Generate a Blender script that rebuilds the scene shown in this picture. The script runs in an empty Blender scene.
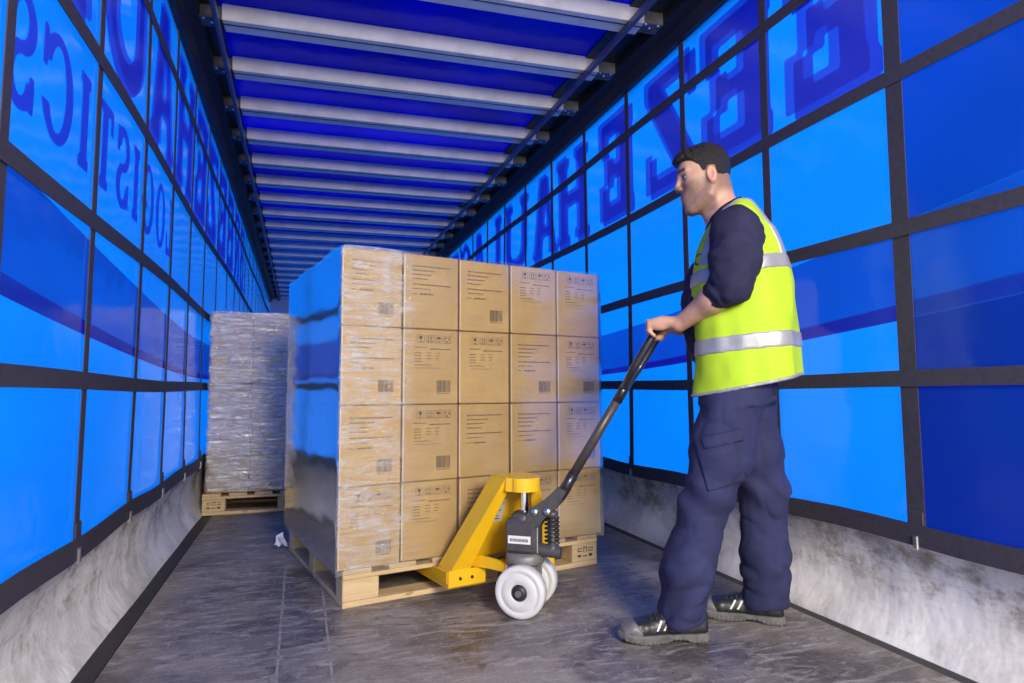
import bpy, bmesh, math, random
import numpy as np
from mathutils import Matrix, Vector

# ------------------------------------------------------------------ scene, camera, world, exposure
sc = bpy.context.scene
COL = sc.collection
sc.view_settings.view_transform = 'Standard'
sc.view_settings.look = 'None'
sc.view_settings.gamma = 1.0
sc.view_settings.use_curve_mapping = False
sc.view_settings.exposure = 0.0
try:
    sc.cycles.use_denoising = True
    sc.cycles.max_bounces = 10
    sc.cycles.diffuse_bounces = 5
    sc.cycles.glossy_bounces = 4
    sc.cycles.transmission_bounces = 6
    sc.cycles.transparent_max_bounces = 16
    sc.cycles.sample_clamp_indirect = 6.0
    sc.cycles.caustics_reflective = False
except Exception:
    pass

def make_camera():
    yaw, pitch, roll = 0.3269, 0.0794, -0.0035
    fw = Vector((math.sin(yaw) * math.cos(pitch), math.cos(yaw) * math.cos(pitch), math.sin(pitch)))
    r = Vector((math.cos(yaw), -math.sin(yaw), 0)); u = r.cross(fw)
    r2 = r * math.cos(roll) + u * math.sin(roll); u2 = -r * math.sin(roll) + u * math.cos(roll)
    cd = bpy.data.cameras.new('camera'); cd.sensor_width = 36.0; cd.lens = 623.05 / 1024 * 36.0
    cd.clip_start = 0.02; cd.clip_end = 400
    o = bpy.data.objects.new('camera', cd); COL.objects.link(o)
    m = Matrix((r2, u2, -fw)).transposed().to_4x4(); m.translation = Vector((0.6303, 0.0, 0.8291))
    o.matrix_world = m
    sc.camera = o
make_camera()

SKY = 2.6
world = bpy.data.worlds.new('overcast_sky'); sc.world = world
world.use_nodes = True
bg = world.node_tree.nodes['Background']
bg.inputs[0].default_value = (1.0, 0.97, 0.93, 1); bg.inputs[1].default_value = SKY

# photographer's softbox standing on the loading dock behind the camera
ld = bpy.data.lights.new('softbox_lamp', 'AREA'); ld.shape = 'DISK'; ld.size = 1.1; ld.energy = 185; ld.color = (1, 0.91, 0.79)
lo_ = bpy.data.objects.new('softbox_lamp', ld); COL.objects.link(lo_)
lo_.location = (1.5, -1.8, 2.05)
lo_.rotation_euler = (Vector((1.45, 2.6, 0.7)) - Vector(lo_.location)).to_track_quat('-Z', 'Y').to_euler()

# ------------------------------------------------------------------ helpers: tagging, mesh building
def tag(o, label=None, cat=None, group=None, kind=None):
    if label: o['label'] = label
    if cat: o['category'] = cat
    if group: o['group'] = group
    if kind: o['kind'] = kind
    return o

def empty(name, loc=(0, 0, 0), rz=0.0):
    o = bpy.data.objects.new(name, None); COL.objects.link(o)
    o.empty_display_size = 0.1
    o.location = loc; o.rotation_euler = (0, 0, rz)
    return o

def link(name, me, mat=None, parent=None):
    o = bpy.data.objects.new(name, me); COL.objects.link(o)
    if mat is not None and len(me.materials) == 0: me.materials.append(mat)
    if parent is not None: o.parent = parent
    return o

class MB:
    """collects vertices and faces of one part"""
    def __init__(s): s.v = []; s.f = []; s.sm = []
    def add(s, vs, fs, smooth=False):
        b = len(s.v); s.v += [tuple(v) for v in vs]
        s.f += [tuple(i + b for i in f) for f in fs]; s.sm += [smooth] * len(fs)
        return s
    def box(s, x0, x1, y0, y1, z0, z1, bev=0.0, M=None):
        if bev <= 0:
            vs = [(x, y, z) for z in (z0, z1) for y in (y0, y1) for x in (x0, x1)]
            fs = [(0, 2, 3, 1), (4, 5, 7, 6), (0, 1, 5, 4), (2, 6, 7, 3), (0, 4, 6, 2), (1, 3, 7, 5)]
        else:
            bev = min(bev, .49 * min(abs(x1 - x0), abs(y1 - y0), abs(z1 - z0)))
            lo = (x0, y0, z0); hi = (x1, y1, z1); vs = []; idx = {}
            for c in range(8):
                for ax in range(3):
                    q = []
                    for k in range(3):
                        h = (c >> k) & 1
                        val = hi[k] if h else lo[k]
                        if k != ax: val += -bev if h else bev
                        q.append(val)
                    idx[(c, ax)] = len(vs); vs.append(tuple(q))
            fs = []
            for ax in range(3):
                a, b = [k for k in range(3) if k != ax]
                for h in (0, 1):
                    cs = [(h << ax) | (i << a) | (j << b) for i, j in ((0, 0), (1, 0), (1, 1), (0, 1))]
                    f = [idx[(c, ax)] for c in cs]
                    fs.append(tuple(f))
            for ax in range(3):      # edge chamfers, edge along ax
                a, b = [k for k in range(3) if k != ax]
                for i in (0, 1):
                    for j in (0, 1):
                        c0 = (i << a) | (j << b); c1 = c0 | (1 << ax)
                        fs.append((idx[(c0, a)], idx[(c0, b)], idx[(c1, b)], idx[(c1, a)]))
            for c in range(8): fs.append((idx[(c, 0)], idx[(c, 1)], idx[(c, 2)]))
        if M is not None: vs = [tuple(M @ Vector(v)) for v in vs]
        return s.add(vs, fs)
    def tube(s, pts, r, n=12, cap=True, smooth=True):
        pts = [Vector(p) for p in pts]
        rs = r if isinstance(r, (list, tuple)) else [r] * len(pts)
        vs = []; fs = []
        up = Vector((0, 0, 1))
        t0 = (pts[1] - pts[0]).normalized()
        if abs(t0.dot(up)) > .95: up = Vector((1, 0, 0))
        nrm = (up - t0 * up.dot(t0)).normalized()
        for i, p in enumerate(pts):
            if i == 0: t = t0
            elif i == len(pts) - 1: t = (pts[i] - pts[i - 1]).normalized()
            else: t = ((pts[i] - pts[i - 1]).normalized() + (pts[i + 1] - pts[i]).normalized()).normalized()
            nrm = (nrm - t * nrm.dot(t)).normalized(); bn = t.cross(nrm)
            for k in range(n):
                a = 2 * math.pi * k / n
                vs.append(tuple(p + (nrm * math.cos(a) + bn * math.sin(a)) * rs[i]))
        for i in range(len(pts) - 1):
            for k in range(n):
                fs.append((i * n + k, i * n + (k + 1) % n, (i + 1) * n + (k + 1) % n, (i + 1) * n + k))
        s.add(vs, fs, smooth)
        if cap:
            b = len(s.v)
            s.add([vs[k] for k in range(n)], [tuple(reversed(range(n)))])
            s.add([vs[(len(pts) - 1) * n + k] for k in range(n)], [tuple(range(n))])
        return s
    def lathe(s, prof, axis='z', n=32, M=None, smooth=True):
        vs = []; fs = []
        for (r, h) in prof:
            for k in range(n):
                a = 2 * math.pi * k / n
                c, d = r * math.cos(a), r * math.sin(a)
                v = (c, d, h) if axis == 'z' else ((h, c, d) if axis == 'x' else (d, h, c))
                vs.append(v)
        m = len(prof)
        for i in range(m - 1):
            for k in range(n):
                fs.append((i * n + k, i * n + (k + 1) % n, (i + 1) * n + (k + 1) % n, (i + 1) * n + k))
        if M is not None: vs = [tuple(M @ Vector(v)) for v in vs]
        return s.add(vs, fs, smooth)
    def prism(s, poly, h0, h1, axis='y', M=None):
        n = len(poly); vs = []
        for h in (h0, h1):
            for (a, b) in poly:
                vs.append({'y': (a, h, b), 'x': (h, a, b), 'z': (a, b, h)}[axis])
        fs = [tuple(range(n)), tuple(reversed(range(n, 2 * n)))]
        for k in range(n): fs.append((k, (k + 1) % n, n + (k + 1) % n, n + k))
        if M is not None: vs = [tuple(M @ Vector(v)) for v in vs]
        return s.add(vs, fs)
    def mesh(s, name, recalc=True, autosmooth=False):
        me = bpy.data.meshes.new(name)
        me.from_pydata(s.v, [], s.f); me.update()
        if recalc:
            bm = bmesh.new(); bm.from_mesh(me)
            bmesh.ops.recalc_face_normals(bm, faces=bm.faces); bm.to_mesh(me); bm.free()
        me.polygons.foreach_set('use_smooth', np.array(s.sm, dtype=bool))
        return me
    def build(s, name, mat, parent=None, recalc=True):
        return link(name, s.mesh(name, recalc), mat, parent)

def bezier(p0, p1, p2, n=8):
    p0, p1, p2 = Vector(p0), Vector(p1), Vector(p2)
    return [p0 * (1 - t) ** 2 + p1 * 2 * t * (1 - t) + p2 * t * t for t in [i / n for i in range(n + 1)]]

# ------------------------------------------------------------------ helpers: node materials
class NT:
    def __init__(s, name):
        s.m = bpy.data.materials.new(name); s.m.use_nodes = True
        s.t = s.m.node_tree; s.t.nodes.clear()
        s.out = s.t.nodes.new('ShaderNodeOutputMaterial')
    def n(s, typ, **kw):
        nd = s.t.nodes.new(typ)
        for k, v in kw.items():
            if hasattr(nd, k) and k not in ('inputs',): setattr(nd, k, v)
        return nd
    def put(s, sock, val):
        if val is None: return
        if hasattr(val, 'is_output') or hasattr(val, 'links'): s.t.links.new(val, sock)
        else:
            if isinstance(val, (tuple, list)) and len(val) == 3 and sock.type == 'RGBA': val = (*val, 1)
            sock.default_value = val
    def math(s, op, a, b=None, c=None, clamp=False):
        nd = s.n('ShaderNodeMath', operation=op, use_clamp=clamp)
        s.put(nd.inputs[0], a)
        if b is not None: s.put(nd.inputs[1], b)
        if c is not None: s.put(nd.inputs[2], c)
        return nd.outputs[0]
    def mix(s, f, a, b, mode='MIX'):
        nd = s.n('ShaderNodeMix', data_type='RGBA', blend_type=mode)
        s.put(nd.inputs[0], f); s.put(nd.inputs[6], a); s.put(nd.inputs[7], b)
        return nd.outputs[2]
    def coord(s, kind='Object', scale=(1, 1, 1), rot=(0, 0, 0)):
        tc = s.n('ShaderNodeTexCoord'); mp = s.n('ShaderNodeMapping')
        s.t.links.new(tc.outputs[kind], mp.inputs[0])
        mp.inputs['Scale'].default_value = scale; mp.inputs['Rotation'].default_value = rot
        return mp.outputs[0]
    def noise(s, vec, scale, detail=4, rough=.55, dist=0.0):
        nd = s.n('ShaderNodeTexNoise'); s.t.links.new(vec, nd.inputs['Vector'])
        nd.inputs['Scale'].default_value = scale; nd.inputs['Detail'].default_value = detail
        nd.inputs['Roughness'].default_value = rough; nd.inputs['Distortion'].default_value = dist
        return nd.outputs[0]
    def ramp(s, f, stops):
        nd = s.n('ShaderNodeValToRGB'); s.put(nd.inputs[0], f)
        el = nd.color_ramp.elements
        while len(el) < len(stops): el.new(.5)
        for e, (p, c) in zip(el, stops):
            e.position = p; e.color = (c, c, c, 1) if not isinstance(c, (tuple, list)) else (*c, 1)
        return nd.outputs[0]
    def bump(s, h, strength, dist=0.01, normal=None):
        nd = s.n('ShaderNodeBump'); s.put(nd.inputs['Height'], h)
        nd.inputs['Strength'].default_value = strength; nd.inputs['Distance'].default_value = dist
        if normal is not None: s.put(nd.inputs['Normal'], normal)
        return nd.outputs[0]
    def bsdf(s, **kw):
        nd = s.n('ShaderNodeBsdfPrincipled')
        for k, v in kw.items():
            s.put(nd.inputs[k.replace('_', ' ')], v)
        return nd.outputs[0]
    def finish(s, shader):
        s.t.links.new(shader, s.out.inputs[0]); return s.m

def simple(name, col, rough=.5, metal=0.0, var=.12, scale=20, bump=0.0, bscale=None, coat=0.0, spec=.5):
    t = NT(name); c = t.coord()
    n = t.noise(c, scale)
    k = t.ramp(n, [(.25, 1 - var), (.75, 1 + var)])
    colr = t.mix(1.0, col, k, 'MULTIPLY')
    nm = None
    if bump: nm = t.bump(t.noise(c, bscale or scale * 2, 3), bump, .005)
    return t.finish(t.bsdf(Base_Color=colr, Roughness=rough, Metallic=metal, Normal=nm, Coat_Weight=coat, Specular_IOR_Level=spec))

def sheet_mat(name, trans, refl, gloss=.16, rough=.12, wave=.25):
    """translucent PVC sheet: lets daylight through, with a glossy coat. trans/refl: colour or callable(t, coord)->socket"""
    t = NT(name); c = t.coord()
    tr = trans(t, c) if callable(trans) else trans
    rf = refl(t, c) if callable(refl) else refl
    nb = t.bump(t.noise(c, 3.0, 3, .5), wave, .03)
    a = t.n('ShaderNodeBsdfTranslucent'); t.put(a.inputs[0], tr)
    b = t.n('ShaderNodeBsdfDiffuse'); t.put(b.inputs[0], rf)
    ad = t.n('ShaderNodeAddShader'); t.t.links.new(a.outputs[0], ad.inputs[0]); t.t.links.new(b.outputs[0], ad.inputs[1])
    g = t.n('ShaderNodeBsdfGlossy'); g.inputs[0].default_value = (.9, .93, 1, 1); g.inputs[1].default_value = rough
    t.put(g.inputs['Normal'], nb)
    fr = t.n('ShaderNodeFresnel'); fr.inputs[0].default_value = 1.45
    f2 = t.math('MULTIPLY', fr.outputs[0], gloss, clamp=True)
    mx = t.n('ShaderNodeMixShader'); t.put(mx.inputs[0], f2)
    t.t.links.new(ad.outputs[0], mx.inputs[1]); t.t.links.new(g.outputs[0], mx.inputs[2])
    return t.finish(mx.outputs[0])

# ------------------------------------------------------------------ dimensions of the trailer
W = 2.50; Y0 = -0.55; Y1 = 13.6; ZT = 2.78; ZHEM = 0.37
HROWS = [0.862, 1.362, 1.870, 2.390]

# translucent colours: daylight (SKY) x these = the blue seen inside
k = 1.0 / SKY
T_LIGHT = (.002 * k, .375 * k, 2.00 * k)
T_MID = (.003 * k, .095 * k, .95 * k)
T_DARK = (.012 * k, .003 * k, .48 * k)

def swoosh(t, c, invert=False):
    sp = t.n('ShaderNodeSeparateXYZ'); t.t.links.new(c, sp.inputs[0])
    y, z = sp.outputs[1], sp.outputs[2]
    d = t.math('MAXIMUM', t.math('SUBTRACT', 4.7, y), 0.0); d2 = t.math('MULTIPLY', d, d)
    up = t.math('MULTIPLY_ADD', d2, .0203, 1.17)
    mid = t.math('MULTIPLY_ADD', d2, .0158, .95)
    low = t.math('MULTIPLY_ADD', d2, .0135, .92)
    m_up = t.math('LESS_THAN', z, up); m_mid = t.math('LESS_THAN', z, mid); m_low = t.math('LESS_THAN', z, low)
    return m_up, m_mid, m_low

def curtain_trans(t, c):
    m_up, m_mid, m_low = swoosh(t, c)
    col = t.mix(m_up, T_LIGHT, T_MID); col = t.mix(m_mid, col, T_DARK); col = t.mix(m_low, col, T_LIGHT)
    n = t.noise(c, 1.3, 5, .6); kf = t.ramp(n, [(.3, .86), (.7, 1.06)])
    col = t.mix(1.0, col, kf, 'MULTIPLY')
    sm = t.noise(t.coord(scale=(1, 6, 3)), 5, 5, .7); ks = t.ramp(sm, [(.60, 1.0), (.74, .90)])
    return t.mix(1.0, col, ks, 'MULTIPLY')
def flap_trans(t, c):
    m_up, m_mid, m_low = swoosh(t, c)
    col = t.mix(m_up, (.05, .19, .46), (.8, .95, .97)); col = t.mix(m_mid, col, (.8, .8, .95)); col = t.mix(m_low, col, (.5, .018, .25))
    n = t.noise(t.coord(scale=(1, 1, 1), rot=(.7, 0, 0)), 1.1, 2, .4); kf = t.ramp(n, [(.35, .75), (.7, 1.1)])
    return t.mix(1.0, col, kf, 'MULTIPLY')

M = {}
M['curtain'] = sheet_mat('blue_curtain_pvc', curtain_trans, (.004, .03, .12), gloss=.9, rough=.10)
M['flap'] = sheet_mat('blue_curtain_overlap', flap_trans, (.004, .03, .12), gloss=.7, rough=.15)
M['print'] = sheet_mat('letter_print', (.03, .17, .62), (.001, .003, .05), gloss=.22, rough=.3, wave=.05)
M['print_small'] = sheet_mat('letter_print_small', (.03, .15, .60), (.001, .003, .05), gloss=.22, rough=.3, wave=.05)
M['print_shadow'] = sheet_mat('letter_shadow_print', (.03, .28, .72), (.001, .003, .05), gloss=.22, rough=.3, wave=.05)
def roof_trans(t, c):
    n = t.noise(c, .9, 3, .5)
    return t.mix(t.ramp(n, [(.35, 0.0), (.7, 1.0)]), (.012 * k, .000 * k, .75 * k), (.012 * k, .02 * k, 1.25 * k))
M['roof'] = sheet_mat('blue_roof_pvc', roof_trans, (.004, .01, .10), gloss=.35, rough=.2, wave=.6)
M['strap'] = simple('webbing_navy_black', (.046, .040, .056), .65, var=.25, scale=60, bump=.3, bscale=300)
M['alu'] = simple('brushed_aluminium', (.60, .585, .58), .42, .12, var=.14, scale=9, bump=.05, bscale=80)
M['alu_dark'] = simple('dark_rail', (.010, .010, .016), .45, .0, var=.3, scale=8)
M['bow_end_shade'] = simple('shaded_bow_end_bracket', (.10, .10, .11), .5, .3, var=.5, scale=20)  # bracket colour darkened to paint in the shade beyond the guide rail
M['rail_bar'] = simple('rail_bar', (.10, .095, .16), .38, .5, var=.15, scale=8)
M['steel'] = simple('bright_steel', (.75, .75, .76), .28, 1.0, var=.08, scale=30)
M['chrome'] = simple('chrome', (.85, .85, .86), .12, 1.0, var=.03, scale=30)

def floor_mat():
    t = NT('worn_phenolic_ply'); c = t.coord()
    a = t.noise(c, 2.6, 8, .68, .4)
    base = t.mix(t.ramp(a, [(.40, 0.0), (.60, 1.0)]), (.088, .073, .068), (.265, .232, .210))
    b = t.noise(t.coord(scale=(1.0, 3.6, 1), rot=(0, 0, .35)), 5, 9, .74, 1.6)                # pale scuffs
    base = t.mix(t.ramp(b, [(.50, 0.0), (.65, .78)]), base, (.44, .40, .365))
    d = t.noise(t.coord(scale=(3.2, 1.0, 1), rot=(0, 0, -.5)), 9, 8, .78, 2.2)                 # tyre scratches
    base = t.mix(t.ramp(d, [(.57, 0.0), (.64, .55)]), base, (.40, .37, .345))
    e = t.noise(t.coord(scale=(1, 2.4, 1), rot=(0, 0, .9)), 7, 8, .75, 1.5)                    # dark rubber marks
    base = t.mix(t.ramp(e, [(.56, 0.0), (.66, .75)]), base, (.040, .033, .034))
    g = t.noise(c, 120, 3, .7); base = t.mix(1.0, base, t.ramp(g, [(.3, .82), (.7, 1.16)]), 'MULTIPLY')
    nm = t.bump(t.noise(c, 70, 5, .7), .25, .004)
    ro = t.ramp(a, [(.3, .34), (.7, .55)])
    return t.finish(t.bsdf(Base_Color=base, Roughness=ro, Normal=nm, Specular_IOR_Level=.5))
M['floor'] = floor_mat()
M['floor_dark'] = simple('dark_floor_edge', (.022, .020, .020), .55, var=.5, scale=14, bump=.3)
M['groove'] = simple('floor_joint', (.28, .26, .24), .7, var=.4, scale=40)

def skirt_mat():
    t = NT('dirty_white_skirt'); c = t.coord()
    base = t.mix(t.ramp(t.noise(c, 1.8, 6, .65), [(.38, 0.0), (.62, 1.0)]), (.70, .675, .655), (.93, .91, .885))
    sp = t.n('ShaderNodeSeparateXYZ'); t.t.links.new(c, sp.inputs[0])
    zz = t.ramp(t.math('DIVIDE', sp.outputs[2], .37), [(.0, .25), (.35, .35), (.55, 1.0), (.85, .95), (1.0, .45)])
    g = t.noise(t.coord(scale=(.3, 1.6, 2.2)), 3.4, 8, .74)                                     # brown rub marks
    base = t.mix(t.math('MULTIPLY', t.ramp(g, [(.49, 0.0), (.62, .85)]), zz, clamp=True), base, (.24, .185, .125))
    h = t.noise(t.coord(scale=(.3, .9, 7)), 7, 8, .78)                                          # long grey scrapes
    base = t.mix(t.math('MULTIPLY', t.ramp(h, [(.53, 0.0), (.65, .5)]), zz), base, (.40, .38, .38))
    q = t.noise(c, 34, 6, .78); base = t.mix(t.ramp(q, [(.60, 0.0), (.72, .5)]), base, (.30, .27, .24))
    nm = t.bump(t.noise(t.coord(scale=(1, 1.2, .8)), 3.2, 4), .5, .05)
    return t.finish(t.bsdf(Base_Color=base, Roughness=.62, Normal=nm, Specular_IOR_Level=.3))
M['skirt'] = skirt_mat()

# ------------------------------------------------------------------ outside ground, floor, front wall
tag(MB().box(-60, 60, -60, 60, -1.30, -1.22).build('ground', simple('yard_concrete', (.40, .385, .37), .9, var=.1, scale=.8)), kind='structure')

floor = tag(MB().box(-.02, W + .02, Y0, Y1, -.12, -.012).build('floor', M['floor_dark']), kind='structure')
xs = [.015, .085, .583, .737, 2.43, 2.485]
random.seed(4)
for i in range(len(xs) - 1):
    mt = M['floor_dark'] if i in (0, len(xs) - 2) else M['floor']
    ys = [Y0, 3.92, 8.6, Y1] if i % 2 else [Y0, 5.3, 10.1, Y1]
    dz = -.004 if i in (0, len(xs) - 2) else 0.0
    for j in range(len(ys) - 1):
        MB().box(xs[i] + .002, xs[i + 1] - .002, ys[j] + .002, ys[j + 1] - .002, -.012, dz, .0012).build('floor_panel', mt, floor)
for x in (.583, .737):
    MB().box(x - .004, x + .004, Y0, Y1, -.012, .0006).build('joint_strip', M['groove'], floor)

wf = tag(MB().box(-.02, W + .02, Y1, Y1 + .05, 0, 2.85).build('wall_front', simple('front_bulkhead_ply', (.30, .33, .42), .6, var=.1, scale=5)), kind='structure')

# ------------------------------------------------------------------ letters, as 2-D fields turned into flat meshes
def _seg(px, py, a, b, w):
    ax, ay = a; bx, by = b
    L = math.hypot(bx - ax, by - ay); ux, uy = (bx - ax) / L, (by - ay) / L
    u = (px - ax) * ux + (py - ay) * uy; v = -(px - ax) * uy + (py - ay) * ux
    return np.maximum(np.maximum(-u, u - L), np.abs(v) - w / 2)
def _box(px, py, x0, x1, y0, y1):
    return np.maximum(np.maximum(x0 - px, px - x1), np.maximum(y0 - py, py - y1))
def _ring(px, py, cx, cy, rx, ry, wx, wy):
    k0 = np.sqrt(((px - cx) / rx) ** 2 + ((py - cy) / ry) ** 2); k1 = np.sqrt(((px - cx) / (rx - wx)) ** 2 + ((py - cy) / (ry - wy)) ** 2)
    return np.maximum((k0 - 1) * min(rx, ry), -(k1 - 1) * min(rx - wx, ry - wy))
def glyph(ch, px, py, w):
    """slab-serif capital of height 1 and width w; stem t, slab s"""
    t, s, e = .20, .12, .05
    U = lambda *a: np.minimum.reduce(a)
    B = lambda x0, x1, y0, y1: _box(px, py, x0, x1, y0, y1)
    stem = lambda x: U(B(x, x + t, 0, 1), B(x - e, x + t + e, 0, s), B(x - e, x + t + e, 1 - s, 1))
    if ch == 'H': return U(stem(e), stem(w - t - e), B(e, w - e, .43, .57))
    if ch == 'I': return stem((w - t) / 2)
    if ch == 'E':
        return U(B(.02, .26, 0, 1), B(0, w, 0, .165), B(0, w, .835, 1), B(.02, w - .14, .41, .55), B(w - .15, w, 0, .36), B(w - .15, w, .66, 1), B(w - .24, w - .11, .34, .63))
    if ch == 'L': return U(stem(e), B(e, w, 0, s + .02), B(w - .11, w, 0, .36))
    if ch == 'Z':
        return U(B(0, w, 0, s + .02), B(0, w, 1 - s - .02, 1), np.maximum(_seg(px, py, (.02, -.02), (w - .02, 1.02), .24), B(0, w, 0, 1)), B(w - .11, w, 0, .34), B(0, .11, .66, 1))
    if ch == 'A':
        a = np.maximum(np.minimum(_seg(px, py, (.10, 0), (w / 2 - .02, 1.04), .14), _seg(px, py, (w - .14, 0), (w / 2 + .02, 1.04), .22)), B(0, w, 0, 1))
        return U(a, B(.15, w - .2, .26, .38), B(0, .22, 0, s - .02), B(w - .28, w, 0, s - .02))
    if ch == 'U':
        bow = np.maximum(_ring(px, py, w / 2, .34, w / 2 - e, .34, t * .9, .17), py - .34)
        return U(bow, B(e, e + t * .9, .33, 1), B(w - e - t * .9, w - e, .33, 1), B(0, .3, 1 - s, 1), B(w - .3, w, 1 - s, 1))
    if ch == 'T': return U(B(w / 2 - t / 2, w / 2 + t / 2, 0, 1), B(w / 2 - t / 2 - e, w / 2 + t / 2 + e, 0, s), B(0, w, 1 - s, 1), B(0, .1, .70, 1), B(w - .1, w, .70, 1))
    if ch == 'O': return _ring(px, py, w / 2, .5, w / 2, .52, .19, .11)
    if ch in 'CG':
        r = np.maximum(_ring(px, py, w / 2, .5, w / 2, .52, .19, .11), -B(w * .62, w + .1, .30, .68))
        r = U(r, B(w - .13, w - .03, .60, .98))
        if ch == 'G': r = U(r, B(w - .24, w - .04, .02, .42), B(w - .34, w + .02, .36, .46))
        return r
    if ch == 'S':
        top = np.maximum(_ring(px, py, w / 2, .735, w / 2, .285, .17, .12), -B(w * .5, w + .1, .40, .74))
        bot = np.maximum(_ring(px, py, w / 2, .265, w / 2, .285, .17, .12), -B(-.1, w * .5, .26, .60))
        return U(top, bot, B(w - .11, w - .01, .66, .98), B(.01, .11, .02, .34))
    if ch in 'BR':
        r1 = np.maximum(_ring(px, py, w * .5, .74, w * .48, .26, .17, .12), w * .5 - px)
        r = U(stem(e), r1, B(e, w * .5, .88, 1), B(e, w * .5, .48, .60))
        if ch == 'B': return U(r, np.maximum(_ring(px, py, w * .5, .28, w * .5, .28, .18, .12), w * .5 - px), B(e, w * .5, 0, .12))
        return U(r, np.maximum(_seg(px, py, (w * .45, .52), (w - .1, 0), .2), B(0, w, 0, 1)), B(w - .25, w, 0, s))
    return B(0, w, 0, 1)
def glyph_mesh(name, ch, wid, hgt, place, res=.016):
    """place(u, v) -> world point; u to the reader's right, v up, in metres"""
    aw = wid / hgt
    nx = int(wid / res) + 5; ny = int(hgt / res) + 5
    gx = (np.arange(nx) - 2) * res / hgt; gy = (np.arange(ny) - 2) * res / hgt
    PX, PY = np.meshgrid(gx, gy, indexing='ij')
    D = glyph(ch, PX, PY, aw)
    vs = []; fs = []; cache = {}
    def vid(key, p):
        if key not in cache:
            cache[key] = len(vs); vs.append(place(p[0] * hgt, p[1] * hgt))
        return cache[key]
    ins = D < 0
    for i in range(nx - 1):
        for j in range(ny - 1):
            cs = [(i, j), (i + 1, j), (i + 1, j + 1), (i, j + 1)]
            if not (ins[i, j] or ins[i + 1, j] or ins[i + 1, j + 1] or ins[i, j + 1]): continue
            poly = []
            for q in range(4):
                a, b = cs[q], cs[(q + 1) % 4]
                if ins[a]: poly.append(vid(a, (gx[a[0]], gy[a[1]])))
                if ins[a] != ins[b]:
                    lo, hi = (a, b) if a < b else (b, a)
                    tt = D[lo] / (D[lo] - D[hi])
                    poly.append(vid((lo, hi), (gx[lo[0]] + tt * (gx[hi[0]] - gx[lo[0]]), gy[lo[1]] + tt * (gy[hi[1]] - gy[lo[1]]))))
            if len(poly) >= 3: fs.append(tuple(poly))
    me = bpy.data.meshes.new(name); me.from_pydata(vs, [], fs); me.update()
    return me

# ------------------------------------------------------------------ curtain walls
def bulge(y, z, side):
    """gentle billow of the sheet between its straps, outwards"""
    return 0.010 * math.sin(y * 1.7 + side) * math.sin(max(0, (z - ZHEM)) / (ZT - ZHEM) * math.pi)

def strap_strip(mb, pts, wdir, half, inward, th=.003):
    """webbing band along pts; half width along wdir; inward = unit x sign"""
    vs = []; fs = []
    for p in pts:
        for a in (-half, half):
            for d in (0.0, th):
                vs.append((p[0] + inward * d, p[1] + wdir[1] * a, p[2] + wdir[2] * a))
    n = len(pts)
    for i in range(n - 1):
        b = i * 4; c = b + 4
        for (q, r_) in ((0, 1), (1, 3), (3, 2), (2, 0)): fs.append((b + q, c + q, c + r_, b + r_))
    fs.append((0, 1, 3, 2)); e = (n - 1) * 4; fs.append((e, e + 2, e + 3, e + 1))
    mb.add(vs, fs)

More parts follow.
